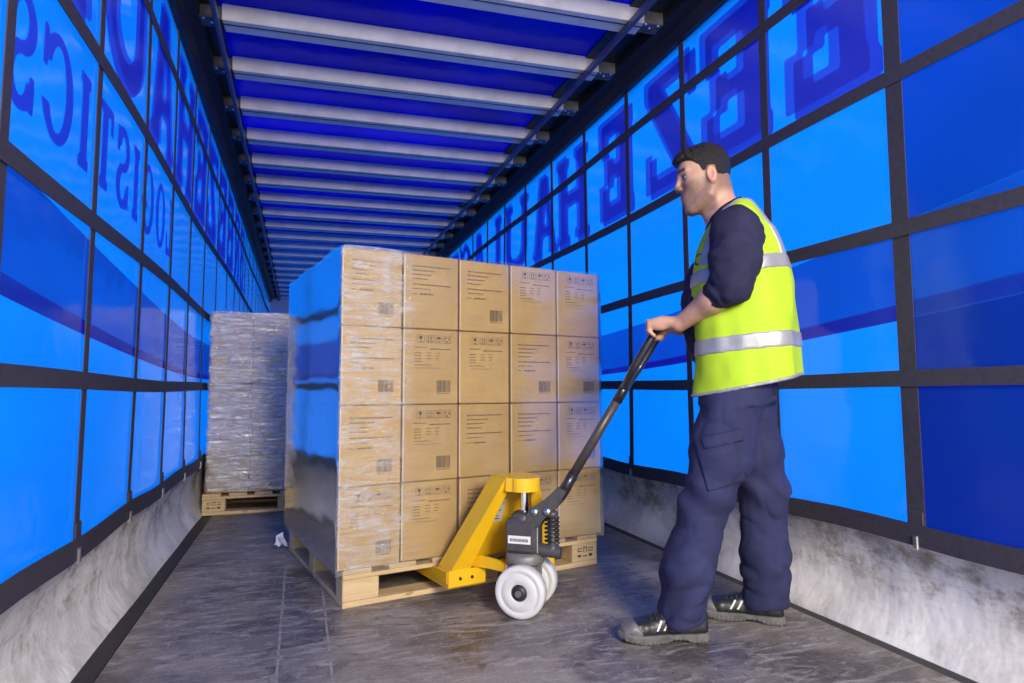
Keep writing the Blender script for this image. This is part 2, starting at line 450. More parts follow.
def curtain(side):
    left = side == 'left'
    X = 0.0 if left else W
    inn = 1.0 if left else -1.0
    ph = 0.0 if left else 1.3
    fx = lambda y, z: X - inn * bulge(y, z, ph)
    ny, nz = 96, 22
    vs = []; fs = []
    for i in range(ny + 1):
        y = Y0 + (Y1 - Y0) * i / ny
        for j in range(nz + 1):
            z = ZHEM - .02 + (ZT + .02 - ZHEM) * j / nz
            vs.append((fx(y, z), y, z))
    for i in range(ny):
        for j in range(nz):
            a = i * (nz + 1) + j
            f = (a, a + 1, a + nz + 2, a + nz + 1)
            fs.append(f if not left else tuple(reversed(f)))
    wall = tag(MB().add(vs, fs, True).build('wall_' + side, M['curtain'], recalc=False), kind='structure')
    # vertical webbing straps with a steel hook at the hem
    y = (2.213 if left else 1.497) - .6 * 4
    i = 0
    while y < Y1:
        if y > Y0 + .05:
            pts = [(fx(y, z), y, z) for z in [ZHEM - .03 + (ZT - ZHEM) * q / 16 for q in range(17)]]
            pts = [(p[0] + inn * .004, p[1] + (.012 * (p[2] - 1.2) * (.5 - ((i * 37) % 10) / 10)), p[2]) for p in pts]
            half = .030 if (not left and abs(y - 1.497) < .05) else .021
            mb = MB(); strap_strip(mb, pts, (0, 1, 0), half, inn)
            st = mb.build('vertical_strap', M['strap'], wall)
            if y < 8:
                MB().box(min(X + inn * .006, X + inn * .022), max(X + inn * .006, X + inn * .022), y - .009, y + .009, ZHEM - .045, ZHEM + .0, .003).build('strap_hook', M['steel'], st)
                MB().box(min(X + inn * .007, X + inn * .014), max(X + inn * .007, X + inn * .014), y - .026, y + .026, ZHEM + .0, ZHEM + .075, .003).build('strap_buckle', M['strap'], st)
        y += .6; i += 1
    # horizontal webbing
    for zr in HROWS:
        pts = []
        for q in range(97):
            yy = Y0 + (Y1 - Y0) * q / 96
            zz = zr + .006 * math.sin(yy * 2.1 + zr * 5 + ph)
            pts.append((fx(yy, zz) + inn * .0085, yy, zz))
        mb = MB(); strap_strip(mb, pts, (0, 0, 1), .0265, inn); mb.build('horizontal_strap', M['strap'], wall)
    # hem band
    pts = [(X + inn * .0125, Y0 + (Y1 - Y0) * q / 96, ZHEM + .006 * math.sin(q * .9)) for q in range(97)]
    mb = MB(); strap_strip(mb, pts, (0, 0, 1), .034, inn); mb.build('hem_band', M['strap'], wall)
    # white skirt hanging below the hem, bellied outwards
    prof = [(.004, ZHEM), (-.022, ZHEM - .06), (-.040, .24), (-.045, .17), (-.036, .10), (-.012, .045), (.016, .010), (.024, -.012)]
    vs = []; fs = []; n = 120
    for i in range(n + 1):
        yy = Y0 + (Y1 - Y0) * i / n
        for j, (dx, z) in enumerate(prof):
            wob = .010 * math.sin(yy * 2.6 + ph) * math.sin(j / (len(prof) - 1) * math.pi) + .004 * math.sin(yy * 7.1 + j)
            dxx = dx + (wob if 0 < j < len(prof) - 1 else 0)
            zz = z + (.008 * math.sin(yy * 10.47 + ph) if j == 0 else 0)
            vs.append((X + inn * dxx, yy, zz))
    m = len(prof)
    for i in range(n):
        for j in range(m - 1):
            a = i * m + j; fs.append((a, a + 1, a + m + 1, a + m))
    MB().add(vs, fs, True).build('skirt', M['skirt'], wall)
    return wall, fx, inn

wall_left, fxl, _ = curtain('left')
wall_right, fxr, _ = curtain('right')

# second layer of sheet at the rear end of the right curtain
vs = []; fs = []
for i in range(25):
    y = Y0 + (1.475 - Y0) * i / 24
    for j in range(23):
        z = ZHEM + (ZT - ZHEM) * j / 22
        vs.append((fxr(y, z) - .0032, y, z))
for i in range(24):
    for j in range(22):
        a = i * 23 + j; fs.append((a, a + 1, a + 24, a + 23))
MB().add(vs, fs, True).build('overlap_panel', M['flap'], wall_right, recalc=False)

def lettering(wall, fx, inn, text, h, z0, spans, mat, direction, shadow=True):
    """spans: (near y, far y) per letter; direction +1 when the outside reader's right is +y"""
    for ch, (a, b) in zip(text, spans):
        wid = b - a
        off = inn * .0022
        if direction > 0: place = lambda u, v: (fx(a + u, z0 + v) + off, a + u, z0 + v)
        else: place = lambda u, v: (fx(b - u, z0 + v) + off, b - u, z0 + v)
        res = .014 if h > .5 else .008
        lo = link('letter', glyph_mesh('letter', ch, wid, h, place, res), mat, wall)
        if shadow:
            o2 = inn * .0012; sy, sz = .05, .035
            if direction > 0: pl2 = lambda u, v: (fx(a + u + sy, z0 + v + sz) + o2, a + u + sy, z0 + v + sz)
            else: pl2 = lambda u, v: (fx(b - u + sy, z0 + v + sz) + o2, b - u + sy, z0 + v + sz)
            link('letter_shadow', glyph_mesh('letter_shadow', ch, wid, h, pl2, res), M['print_shadow'], lo)
lettering(wall_right, fxr, -1, 'EEZEHAULAGE', .67, 1.905,
          [(1.53, 1.93), (2.05, 2.50), (2.58, 3.04), (3.22, 3.64), (3.84, 4.37), (4.40, 4.90), (5.03, 5.66), (5.80, 6.25), (6.36, 6.88), (6.98, 7.50), (7.60, 8.04)], M['print'], 1)
lettering(wall_left, fxl, 1, 'LUAHEZEERB', .67, 1.905,
          [(1.62, 2.07), (2.20, 2.76), (2.86, 3.36), (3.46, 3.98), (4.10, 4.54), (4.64, 5.10), (5.22, 5.66), (5.78, 6.22), (6.34, 6.84), (6.94, 7.42)], M['print'], -1)
lettering(wall_left, fxl, 1, 'SCITSIGOL', .285, 1.488,
          [(1.60, 1.76), (1.79, 2.01), (2.05, 2.16), (2.21, 2.38), (2.43, 2.59), (2.64, 2.74), (2.79, 3.00), (3.05, 3.25), (3.29, 3.45)], M['print_small'], -1, shadow=False)

# ------------------------------------------------------------------ roof
ceiling = tag(MB().box(-.02, W + .02, Y0, Y1, 2.83, 2.834).build('ceiling', M['roof']), kind='structure')
for i in range(28):
    y = 2.84 - .53 * 5 + .53 * i
    if not (Y0 + .2 < y < Y1 - .1): continue
    bow = empty('roof_bow', (W / 2, y, 2.74), math.radians(-3.6)); bow.parent = ceiling
    bow.matrix_parent_inverse = Matrix.Identity(4)
    L = W / 2 - .205
    mb = MB(); mb.box(-L, L, -.058, .058, 0.0, .018, .004); mb.box(-L, L, -.058, -.046, .016, .088, .003); mb.box(-L, L, .046, .058, .016, .088, .003)
    bo = mb.build('bow_profile', M['alu'], bow)
    MB().box(-L, L, -.022, -.014, -.0015, .002).build('bow_groove', M['alu_dark'], bow)
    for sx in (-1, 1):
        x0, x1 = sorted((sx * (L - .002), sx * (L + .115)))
        MB().box(x0, x1, -.050, .050, .010, .080, .006).build('shaded_bow_end_bracket', M['bow_end_shade'], bow)  # bow end past the rail, its shade put into the dark colour
    if y < 7:
        for sx in (-1, 1):
            mb = MB()
            for q in range(3): mb.lathe([(0, -.006), (.008, -.006), (.009, 0)], 'z', 10, Matrix.Translation((sx * (L + .09 - .035 * q), -.03 + .03 * (q % 2), .012)))
            mb.build('bow_bolt', M['steel'], bow)
for side, X, inn in (('left', 0.0, 1.0), ('right', W, -1.0)):
    mb = MB()
    poly = [(X - inn * .03, 2.66), (X + inn * .03, 2.66), (X + inn * .045, 2.735), (X + inn * .10, 2.755), (X + inn * .10, 2.83), (X - inn * .03, 2.83)]
    tr = tag(mb.prism(poly, Y0, Y1, 'y').build('trim_1' if side == 'left' else 'trim_2', M['alu_dark']), kind='structure')
    xb = .186 if side == 'left' else 2.203
    MB().box(xb - .012, xb + .012, Y0, Y1, 2.695, 2.735, .004).build('guide_rail', M['rail_bar'], tr)
    MB().box(min(X + inn * .10, xb), max(X + inn * .10, xb), Y0, Y1, 2.815, 2.828).build('rail_web', M['alu_dark'], tr)

# ------------------------------------------------------------------ pallet load: materials
def card_mat():
    t = NT('cardboard'); c = t.coord()
    oi = t.n('ShaderNodeObjectInfo')
    n = t.noise(c, 6, 4, .6); f = t.noise(t.coord(scale=(1, 1, 60)), 4, 2)
    base = t.mix(t.ramp(n, [(.3, 0.0), (.7, 1.0)]), (.415, .255, .088), (.515, .34, .128))
    base = t.mix(1.0, base, t.ramp(f, [(.3, .95), (.7, 1.04)]), 'MULTIPLY')
    base = t.mix(1.0, base, t.ramp(oi.outputs['Random'], [(0.0, .90), (1.0, 1.08)]), 'MULTIPLY')
    return t.finish(t.bsdf(Base_Color=base, Roughness=.62, Normal=t.bump(f, .06, .003)))
M['card'] = card_mat()
M['ink'] = simple('carton_print_ink', (.075, .050, .038), .7, var=.2, scale=60)
M['tape'] = simple('carton_seam_paper', (.66, .50, .32), .45, var=.1, scale=30)
def wood_mat(name, a, b, rot=(0, 0, 0)):
    t = NT(name); c = t.coord(scale=(1.2, 14, 14), rot=rot)
    oi = t.n('ShaderNodeObjectInfo')
    n = t.noise(c, 3.5, 6, .65, .8)
    base = t.mix(t.ramp(n, [(.3, 0.0), (.7, 1.0)]), a, b)
    base = t.mix(1.0, base, t.ramp(oi.outputs['Random'], [(0.0, .86), (1.0, 1.1)]), 'MULTIPLY')
    kn = t.noise(t.coord(scale=(2, 6, 6)), 3, 2); base = t.mix(t.ramp(kn, [(.70, 0.0), (.76, .6)]), base, (.22, .12, .05))
    return t.finish(t.bsdf(Base_Color=base, Roughness=.6, Normal=t.bump(n, .15, .004)))
M['wood'] = wood_mat('pallet_pine', (.55, .38, .19), (.72, .55, .31))
M['wood_y'] = wood_mat('pallet_pine_cross', (.50, .34, .17), (.68, .50, .28), rot=(0, 0, math.pi / 2))
M['wood_dark'] = wood_mat('pallet_brown', (.20, .12, .06), (.32, .20, .10))

def film_mat(name, haze_lo, haze_hi, gloss0, gain, rough, bump, hz_expr=None, streak=(5, 5, 60)):
    """stretch film: clear, with glossy creases that run round the load"""
    t = NT(name); c = t.coord()
    a = t.noise(t.coord(scale=streak), 2.2, 5, .65, .7); b = t.noise(c, 9, 4, .6, 1.0)
    h = t.math('ADD', t.math('MULTIPLY', a, .7), t.math('MULTIPLY', b, .5))
    amp = hz_expr(t, c) if hz_expr else None
    bn = t.n('ShaderNodeBump'); t.put(bn.inputs['Height'], h)
    t.put(bn.inputs['Strength'], t.math('MULTIPLY', amp, bump, clamp=True) if amp is not None else bump); bn.inputs['Distance'].default_value = .02
    nm = bn.outputs[0]
    lw = t.n('ShaderNodeLayerWeight'); lw.inputs[0].default_value = .5
    fc = t.math('MULTIPLY_ADD', t.math('POWER', lw.outputs['Facing'], 2.0), gain, gloss0, clamp=True)
    fc = t.math('MINIMUM', fc, .70)
    tr = t.n('ShaderNodeBsdfTransparent'); tr.inputs[0].default_value = (.97, .975, .98, 1)
    gl = t.n('ShaderNodeBsdfGlossy'); gl.inputs[0].default_value = (1, 1, 1, 1); gl.inputs[1].default_value = rough; t.put(gl.inputs['Normal'], nm)
    m1 = t.n('ShaderNodeMixShader'); t.put(m1.inputs[0], fc); t.t.links.new(tr.outputs[0], m1.inputs[1]); t.t.links.new(gl.outputs[0], m1.inputs[2])
    df = t.n('ShaderNodeBsdfDiffuse'); df.inputs[0].default_value = (.80, .80, .82, 1); t.put(df.inputs['Normal'], nm)
    hz = t.ramp(t.math('ADD', t.math('MULTIPLY', a, .6), t.math('MULTIPLY', b, .4)), [(.42, haze_lo), (.62, haze_hi)])
    if amp is not None: hz = t.math('MULTIPLY', hz, amp, clamp=True)
    m2 = t.n('ShaderNodeMixShader'); t.put(m2.inputs[0], hz); t.t.links.new(m1.outputs[0], m2.inputs[1]); t.t.links.new(df.outputs[0], m2.inputs[2])
    return t.finish(m2.outputs[0])

# ------------------------------------------------------------------ pallets
def make_pallet(name, label, loc, rz, width, depth, mark=True):
    """three-runner block pallet, front edge along local x, z up; the fork openings face -y"""
    root = empty(name, loc, rz); tag(root, label, 'pallet')
    bw = .145
    for y in (0.0, depth / 2 - .05, depth - .10):                 # bottom boards under the blocks, along x
        MB().box(0, width, y, y + .10, 0.0, .022, .003).build('bottom_board', M['wood'], root)
    for x in (0.0, width - .10):
        MB().box(x, x + .10, .10, depth - .10, 0.0, .021, .003).build('bottom_board', M['wood_y'], root)
    for x in (0.0, width / 2 - bw / 2, width - bw):
        for y in (0.0, depth / 2 - .05, depth - .10):
            bl = MB().box(x, x + bw, y + .002, y + .10, .022, .105, .004).build('block', M['wood'], root)
            if y == 0.0 and (x > width / 2 if mark else x == 0.0):
                mk = MB()
                for (a, b, cc, d) in [(.03, .055, .070, .074), (.03, .055, .082, .086), (.03, .034, .070, .086), (.064, .068, .066, .09), (.064, .085, .086, .09), (.081, .085, .066, .09), (.092, .12, .080, .084), (.092, .12, .068, .072), (.03, .05, .045, .055), (.06, .085, .045, .050), (.095, .115, .044, .056)]:
                    mk.box(x + a, x + b, .0008, .003, cc, d)
                mk.build('brand_mark', M['ink'], bl)
    for y in (0.0, depth / 2 - .05, depth - .10):                 # stringer boards across the blocks
        MB().box(0, width, y, y + .10, .105, .123, .003).build('stringer_board', M['wood'], root)
    n = 7
    for i in range(n):
        wd = .115; x = i * (width - wd) / (n - 1)
        MB().box(x, x + wd, 0, depth, .123, .142, .003).build('deck_board', M['wood_y'], root)
    return root

RZ = math.radians(11.5)
PAL = (0.800, 2.530, 0.0); PW, PD = 1.225, 1.05
tv = Vector((math.cos(RZ), math.sin(RZ), 0)); nv = Vector((-math.sin(RZ), math.cos(RZ), 0))
make_pallet('wooden_pallet', 'pale pine pallet under the carton stack, lifted by the yellow pallet truck', PAL, RZ, PW, PD)
make_pallet('wooden_pallet', 'pine pallet under the silver film-wrapped load at the left curtain', (0.020, 4.70, 0), 0.0, 1.10, 1.0, mark=False)

# ------------------------------------------------------------------ cartons
def print_mesh(kind, barcode, w, h):
    """flat print on the front of a carton: face lies in local x (0..w), z (0..h) at y = -0.0008"""
    mb = MB(); y = -.0009
    sx = w / .25; sz = h / .315
    q = lambda x0, x1, z0, z1: mb.add([(x0 * sx, y, z0 * sz), (x1 * sx, y, z0 * sz), (x1 * sx, y, z1 * sz), (x0 * sx, y, z1 * sz)], [(0, 1, 2, 3)])
    def poly(ps): mb.add([(x * sx, y, z * sz) for x, z in ps], [tuple(range(len(ps)))])
    rnd = random.Random(hash((kind, barcode)) % 1000 if False else (11 if kind == 'icons' else 23))
    def text(x, z, wd, hh=.0048, gap=.0022):
        e = x + wd
        while x < e:
            l = rnd.uniform(.006, .020); l = min(l, e - x)
            xx = x
            while xx < x + l - .001:
                c = rnd.uniform(.0016, .0034); q(xx, min(xx + c, x + l), z + rnd.choice((0, 0, .0006)), z + hh * rnd.choice((1, .8, .8))); xx += c + .0009
            x += l + gap + .001
    if kind == 'icons':
        for i in range(4):
            x0 = .062 + i * .040; z0 = .258; s = .032; b = .0016
            q(x0, x0 + s, z0, z0 + b); q(x0, x0 + s, z0 + s - b, z0 + s); q(x0, x0 + b, z0, z0 + s); q(x0 + s - b, x0 + s, z0, z0 + s)
            cx, cz = x0 + s / 2, z0 + s / 2
            if i == 0:    # glass
                poly([(cx - .008, cz + .011), (cx - .005, cz - .001), (cx + .005, cz - .001), (cx + .008, cz + .011)]); q(cx - .001, cx + .001, cz - .010, cz); q(cx - .006, cx + .006, cz - .012, cz - .0095)
            elif i == 1:  # two arrows up
                for d in (-.006, .006):
                    q(cx + d - .0013, cx + d + .0013, cz - .009, cz + .006); poly([(cx + d - .0045, cz + .005), (cx + d + .0045, cz + .005), (cx + d, cz + .012)])
                q(cx - .012, cx + .012, cz - .012, cz - .0098)
            elif i == 2:  # umbrella
                poly([(cx + .011 * math.cos(a), cz + .001 + .009 * math.sin(a)) for a in [math.pi * k_ / 8 for k_ in range(9)]]); q(cx - .0009, cx + .0009, cz - .010, cz + .002); q(cx - .0009, cx + .005, cz - .0115, cz - .0097)
            else:         # recycling loop of three bent arrows
                for k_ in range(3):
                    a0 = math.pi / 2 + k_ * 2 * math.pi / 3
                    pts = []
                    for r_, rev in ((.0115, False), (.0068, True)):
                        aa = [a0 + .25 + j * .30 for j in range(5)]
                        if rev: aa = aa[::-1]
                        pts += [(cx + r_ * math.cos(a), cz + r_ * math.sin(a)) for a in aa]
                    poly(pts)
        text(.050, .236, .055); text(.118, .229, .095, .006)
        for i, z in enumerate((.212, .200, .188, .176)):
            text(.050, z, .030); 
            if i < 3: text(.105, z + .001, .020); text(.145, z + .001, .018)
        text(.050, .162, .075)
        text(.055, .150, .11, .003)
    else:
        for z, wd in ((.262, .17), (.244, .10), (.226, .085), (.208, .07)): text(.040, z, wd, .006)
        text(.040, .184, .175, .0065); text(.040, .166, .075, .005); text(.040, .144, .022, .006); text(.072, .143, .058, .008)
    if barcode:
        x = .150; rnd2 = random.Random(5)
        while x < .212:
            c = rnd2.choice((.0011, .0018, .0028)); q(x, x + c, .050, .100); x += c + rnd2.choice((.0012, .0018))
        text(.152, .042, .058, .0045)
    me = bpy.data.meshes.new('carton_print'); me.from_pydata(mb.v, [], mb.f); me.update()
    me.materials.append(M['ink'])
    return me

BW, BD, BH = .2525, .53, .316
box_me = {}
def carton_mesh(w, d, h):
    key = (w, d, h)
    if key not in box_me:
        mb = MB(); mb.box(.0015, w - .0015, 0, d - .0015, .001, h - .0015, .004)
        box_me[key] = mb.mesh('carton'); box_me[key].materials.append(M['card'])
    return box_me[key]
prints = {}
def get_print(kind, bc, w, h):
    if (kind, bc, w, h) not in prints: prints[(kind, bc, w, h)] = print_mesh(kind, bc, w, h)
    return prints[(kind, bc, w, h)]
seam_me = MB().box(-.003, .003, -.0012, .0, .006, .310).mesh('seam'); seam_me.materials.append(M['tape'])

layout = [  # from the top row down, left to right: (kind, barcode)
    [('text', 1), ('text', 0), ('text', 1), ('icons', 0), ('icons', 0)],
    [('text', 1), ('icons', 1), ('icons', 0), ('text', 1), ('icons', 1)],
    [('text', 1), ('icons', 1), ('text', 0), ('text', 0), ('icons', 1)],
    [('icons', 1), ('icons', 0), ('text', 0), ('icons', 0), ('icons', 0)]]
rown = ['top row', 'second row', 'third row', 'bottom row']
coln = ['leftmost', 'second from left', 'middle', 'fourth from left', 'rightmost']
random.seed(2)
for r_ in range(4):
    for c_ in range(5):
        z = .142 + (3 - r_) * .3165
        jx = random.uniform(-.0008, .0008); jy = random.uniform(-.004, .004)
        p = Vector(PAL) + tv * (-.024 + c_ * .2565 + jx) + nv * (.0 + jy); p.z = z
        o = link('carton', carton_mesh(BW, BD, BH)); o.location = p; o.rotation_euler = (0, 0, RZ)
        kd, bc = layout[r_][c_]
        look = {('text', 0): 'with lines of print', ('text', 1): 'with lines of print and a barcode', ('icons', 0): 'with four handling symbols', ('icons', 1): 'with four handling symbols and a barcode'}[(kd, bc)]
        tag(o, 'carton %s, %s of the stack\'s %s' % (look, coln[c_], rown[r_]), 'carton', 'cartons on the front pallet')
        pr = link('carton_print', get_print(kd, bc, BW, BH), None, o); pr['kind'] = 'stuff'
        se = link('corner_seam', seam_me, None, o); se.location = (.004, 0, 0)
        if c_ in (0, 4):
            o2 = link('carton', carton_mesh(BW, BD - .02, BH)); p2 = p + nv * (BD + .004); o2.location = p2; o2.rotation_euler = o.rotation_euler
            tag(o2, 'back carton on the %s side of the pallet stack, %s' % ('left' if c_ == 0 else 'right', rown[r_]), 'carton', 'cartons at the back of the front pallet')

# ------------------------------------------------------------------ stretch film round both loads
def film_shell(w0, w1, d0, d1, z0, z1, mat, name, label, loc, rz, amp, seed, n=160, m=64):
    rs = np.random.RandomState(seed)
    waves = [(rs.uniform(20, 90), rs.uniform(-6, 6), rs.uniform(0, 6.3), rs.uniform(.3, 1)) for _ in range(10)]
    per = [(w0, d0), (w1, d0), (w1, d1), (w0, d1)]
    rad = .012; path = []
    L = [(w1 - w0), (d1 - d0), (w1 - w0), (d1 - d0)]; tot = sum(L)
    vs = []; fs = []
    cor = [(w0 + rad, d0 + rad, math.pi * 1.5, -1), ]
    pts = []
    def seg(a, b, nn, nx, ny):
        for i in range(nn): 
            t_ = i / nn; pts.append((a[0] + (b[0] - a[0]) * t_, a[1] + (b[1] - a[1]) * t_, nx, ny))
    def arc(cx, cy, a0):
        for i in range(4):
            a = a0 + math.pi / 2 * i / 4; pts.append((cx + rad * math.cos(a), cy + rad * math.sin(a), math.cos(a), math.sin(a)))
    nn = n // 4
    seg((w0 + rad, d0), (w1 - rad, d0), nn, 0, -1); arc(w1 - rad, d0 + rad, -math.pi / 2)
    seg((w1, d0 + rad), (w1, d1 - rad), nn, 1, 0); arc(w1 - rad, d1 - rad, 0)
    seg((w1 - rad, d1), (w0 + rad, d1), nn, 0, 1); arc(w0 + rad, d1 - rad, math.pi / 2)
    seg((w0, d1 - rad), (w0, d0 + rad), nn, -1, 0); arc(w0 + rad, d0 + rad, math.pi)
    N = len(pts)
    for j in range(m + 1):
        z = z0 + (z1 - z0) * j / m
        for i, (x, y, nx, ny) in enumerate(pts):
            dd = sum(a_ * math.sin(kz * z + ks * i * .12 + ph) for kz, ks, ph, a_ in waves) * amp
            dd = amp * 3 + dd
            vs.append((x + nx * dd, y + ny * dd, z + .004 * math.sin(i * .35) * (1 if j in (0, m) else 0)))
    for j in range(m):
        for i in range(N):
            a = j * N + i; b = j * N + (i + 1) % N
            fs.append((a, b, b + N, a + N))
    o = MB().add(vs, fs, True).build(name, mat, None, recalc=False)
    o.location = loc; o.rotation_euler = (0, 0, rz)
    tag(o, label, 'film')
    return o
def left_more(t, c):
    """creased most where the film turns the left corner, drawn tight over the rest of the front"""
    sp = t.n('ShaderNodeSeparateXYZ'); t.t.links.new(c, sp.inputs[0])
    e = t.math('ADD', sp.outputs[0], t.math('MULTIPLY_ADD', t.noise(c, 4, 4), .26, -.13))
    fr = t.math('LESS_THAN', sp.outputs[1], .004)
    return t.math('MULTIPLY_ADD', t.ramp(e, [(.06, 1.0), (.24, .75), (.30, .08), (1.0, .04)]), fr, .05)
M['film'] = film_mat('stretch_film', .04, .46, .008, 4.4, .09, .4, left_more, streak=(4, 4, 26))
M['film_silver'] = film_mat('stretch_film_thick', .08, .58, .30, .9, .15, 1.0, streak=(2.5, 2.5, 24))
film_shell(-.028, 1.268, -.006, 1.064, .128, 1.412, M['film'], 'stretch_film', 'clear stretch film wrapped round the front carton stack', PAL, RZ, .00022, 3)

# ------------------------------------------------------------------ wrapped load at the left curtain, further in
nrow = 5; hh = .2475; cw = .268
rl = ['top', 'second from top', 'middle', 'fourth from top', 'bottom']
for r_ in range(nrow):
    for c_ in range(4):
        o = link('carton', carton_mesh(cw, .94, hh)); o.location = (.038 + c_ * (cw + .002), 4.725 + random.uniform(-.003, .003), .142 + (nrow - 1 - r_) * (hh + .001))
        tag(o, '%s carton in the %s column of the silver-wrapped load by the left curtain' % (rl[r_], ['leftmost', 'second', 'third', 'fourth'][c_]), 'carton', 'cartons of the wrapped load by the left curtain')
        if c_ < 2:
            pr = link('carton_print', get_print('text' if (r_ + c_) % 2 else 'icons', 0, cw, hh), None, o); pr['kind'] = 'stuff'
film_shell(.034, 1.12, 4.716, 5.675, .152, 1.388, M['film_silver'], 'stretch_film', 'crinkled silvery stretch film round the load at the left curtain', (0, 0, 0), 0, .0016, 8, n=240, m=150)

# tuft of loose film at the back left foot of the front pallet
tuft = MB(); rt = random.Random(3)
base = Vector((-.03, 1.04, .05))
for i in range(9):
    d = Vector((rt.uniform(-1, .2), rt.uniform(-1, .6), rt.uniform(-.6, .6))).normalized() * rt.uniform(.03, .06)
    s_ = d.cross(Vector((0, 0, 1))).normalized() * rt.uniform(.012, .025)
    u_ = Vector((0, 0, rt.uniform(.01, .03)))
    tuft.add([base, base + d * .5 + s_ + u_, base + d, base + d * .5 - s_ - u_], [(0, 1, 2), (0, 2, 3)])
o = tuft.build('film_tail', simple('loose_film', (.75, .75, .8), .2, var=.1), None, recalc=False)
o.location = PAL; o.rotation_euler = (0, 0, RZ)
tag(o, 'crumpled tail of white stretch film at the back left foot of the front pallet', 'film')

# ------------------------------------------------------------------ pallet truck
M['yellow'] = simple('yellow_enamel', (.86, .50, .012), .34, var=.07, scale=12, bump=.03, bscale=60, coat=.3)
M['pump_grey'] = simple('pump_grey', (.075, .072, .075), .42, .2, var=.25, scale=20, bump=.12, bscale=90)
M['base_grey'] = simple('cast_grey', (.20, .19, .185), .5, .3, var=.2, scale=25, bump=.15, bscale=90)
M['black_tube'] = simple('black_paint', (.022, .020, .022), .28, var=.3, scale=18, coat=.3)
M['handle_grey'] = simple('handle_grey', (.075, .065, .065), .38, .2, var=.2, scale=12)
M['nylon'] = simple('white_nylon_wheel', (.66, .655, .65), .42, var=.07, scale=18, bump=.05)
M['rubber'] = simple('black_plastic', (.02, .02, .022), .45, var=.2)
M['sticker'] = simple('white_sticker', (.80, .79, .76), .4, var=.05)
M['sticker_grey'] = simple('grey_sticker', (.55, .54, .52), .35, var=.25, scale=60)

CJ = (1.465, 2.290, 0.0)
jack = empty('pallet_truck', CJ, RZ)
tag(jack, 'yellow hand pallet truck with white wheels and black tow handle, forks under the pallet', 'pallet truck')
SROT = math.radians(-36.9) - RZ
def jp(mb, name, mat, steer=False, parent=None):
    o = mb.build(name, mat, parent or jack)
    if steer and parent is None: o.rotation_euler = (0, 0, SROT)
    return o
def hexa(mb, bot, top):
    """eight corners: bot and top are four points each, same winding"""
    mb.add(list(bot) + list(top), [(3, 2, 1, 0), (4, 5, 6, 7), (0, 1, 5, 4), (1, 2, 6, 5), (2, 3, 7, 6), (3, 0, 4, 7)])
    return mb
for sg in (-1, 1):
    # fork: inverted channel, tapering to the tip
    a, b = (.085, .245); x0, x1 = (sg * a, sg * b) if sg > 0 else (-b, -a)
    poly = [(.190, .066), (.190, .126), (.352, .102), (1.12, .100), (1.30, .075), (1.30, .045), (1.10, .040)]
    fk = jp(MB().prism(poly, x0, x1, 'x'), 'fork', M['yellow'])
    jp(MB().box(x0 - .002, x1 + .002, .178, .190, .070, .134, .003), 'heel_plate', M['yellow'])
    for q in (.3, .62):
        xx = x0 + (x1 - x0) * q
        jp(MB().lathe([(0, .0), (.0065, .0), (.0065, .004)], 'y', 12, Matrix.Translation((xx, .175, .102))), 'bolt_hole', M['rubber'])
    # leg of the A-frame: wedge-shaped box beam leaning back to the crosshead
    bo = [(sg * .245, .190, .112), (sg * .158, .190, .112), (sg * .158, .315, .104), (sg * .245, .315, .104)]
    to = [(sg * .076, .035, .492), (sg * .036, .035, .492), (sg * .036, .150, .492), (sg * .076, .150, .492)]
    jp(hexa(MB(), bo, to), 'frame_leg', M['yellow'])
    # foot gusset and lower link arm
    jp(MB().prism([(.190, .085), (.190, .130), (.330, .122), (.345, .085)], sg * .243, sg * .250, 'x'), 'gusset', M['yellow'])
    pts = bezier((sg * .150, .245, .155), (sg * .10, .15, .165), (sg * .055, .050, .150), 8)
    vs = []; fs = []
    for i, p in enumerate(pts):
        h_ = .026 - .010 * i / 8
        for dx, dz in ((-.008, -h_), (.008, -h_), (.008, h_), (-.008, h_)): vs.append((p[0] + dx, p[1], p[2] + dz))
    for i in range(8):
        for q in range(4): fs.append((i * 4 + q, i * 4 + (q + 1) % 4, i * 4 + 4 + (q + 1) % 4, i * 4 + 4 + q))
    fs += [(3, 2, 1, 0), (32, 33, 34, 35)]
    jp(MB().add(vs, fs), 'link_arm', M['yellow'])
    jp(MB().lathe([(0, -.012), (.014, -.012), (.014, .012), (0, .012)], 'x', 14, Matrix.Translation((sg * .055, .050, .150))), 'link_pin', M['steel'])
jp(MB().tube([(-.155, .25, .115), (.155, .25, .115)], .014), 'torsion_bar', M['yellow'])
# back plate between the legs, with a rating plate
hexm = hexa(MB(), [(-.175, .268, .150), (.175, .268, .150), (.175, .276, .150), (-.175, .276, .150)], [(-.060, .120, .450), (.060, .120, .450), (.060, .128, .450), (-.060, .128, .450)])
bp = jp(hexm, 'back_plate', M['yellow'])
nrm = Vector((0, -.30, -.148)).normalized()
def onplate(x, z, off): 
    q = (z - .150) / .300; return (x, .268 - .148 * q - off * .9, z - off * .44)
st = MB(); st.add([onplate(-.082, .300, .002), onplate(-.008, .300, .002), onplate(-.008, .400, .002), onplate(-.062, .400, .002)], [(0, 1, 2, 3)])
jp(st, 'rating_plate', M['sticker_grey'], parent=bp)
st = MB()
for i in range(7):
    z = .312 + i * .012; st.add([onplate(-.070 + i * .002, z, .003), onplate(-.020 - (i % 3) * .008, z, .003), onplate(-.020 - (i % 3) * .008, z + .005, .003), onplate(-.070 + i * .002, z + .005, .003)], [(0, 1, 2, 3)])
o = jp(st, 'rating_print', M['pump_grey'], parent=bp); o['kind'] = 'stuff'
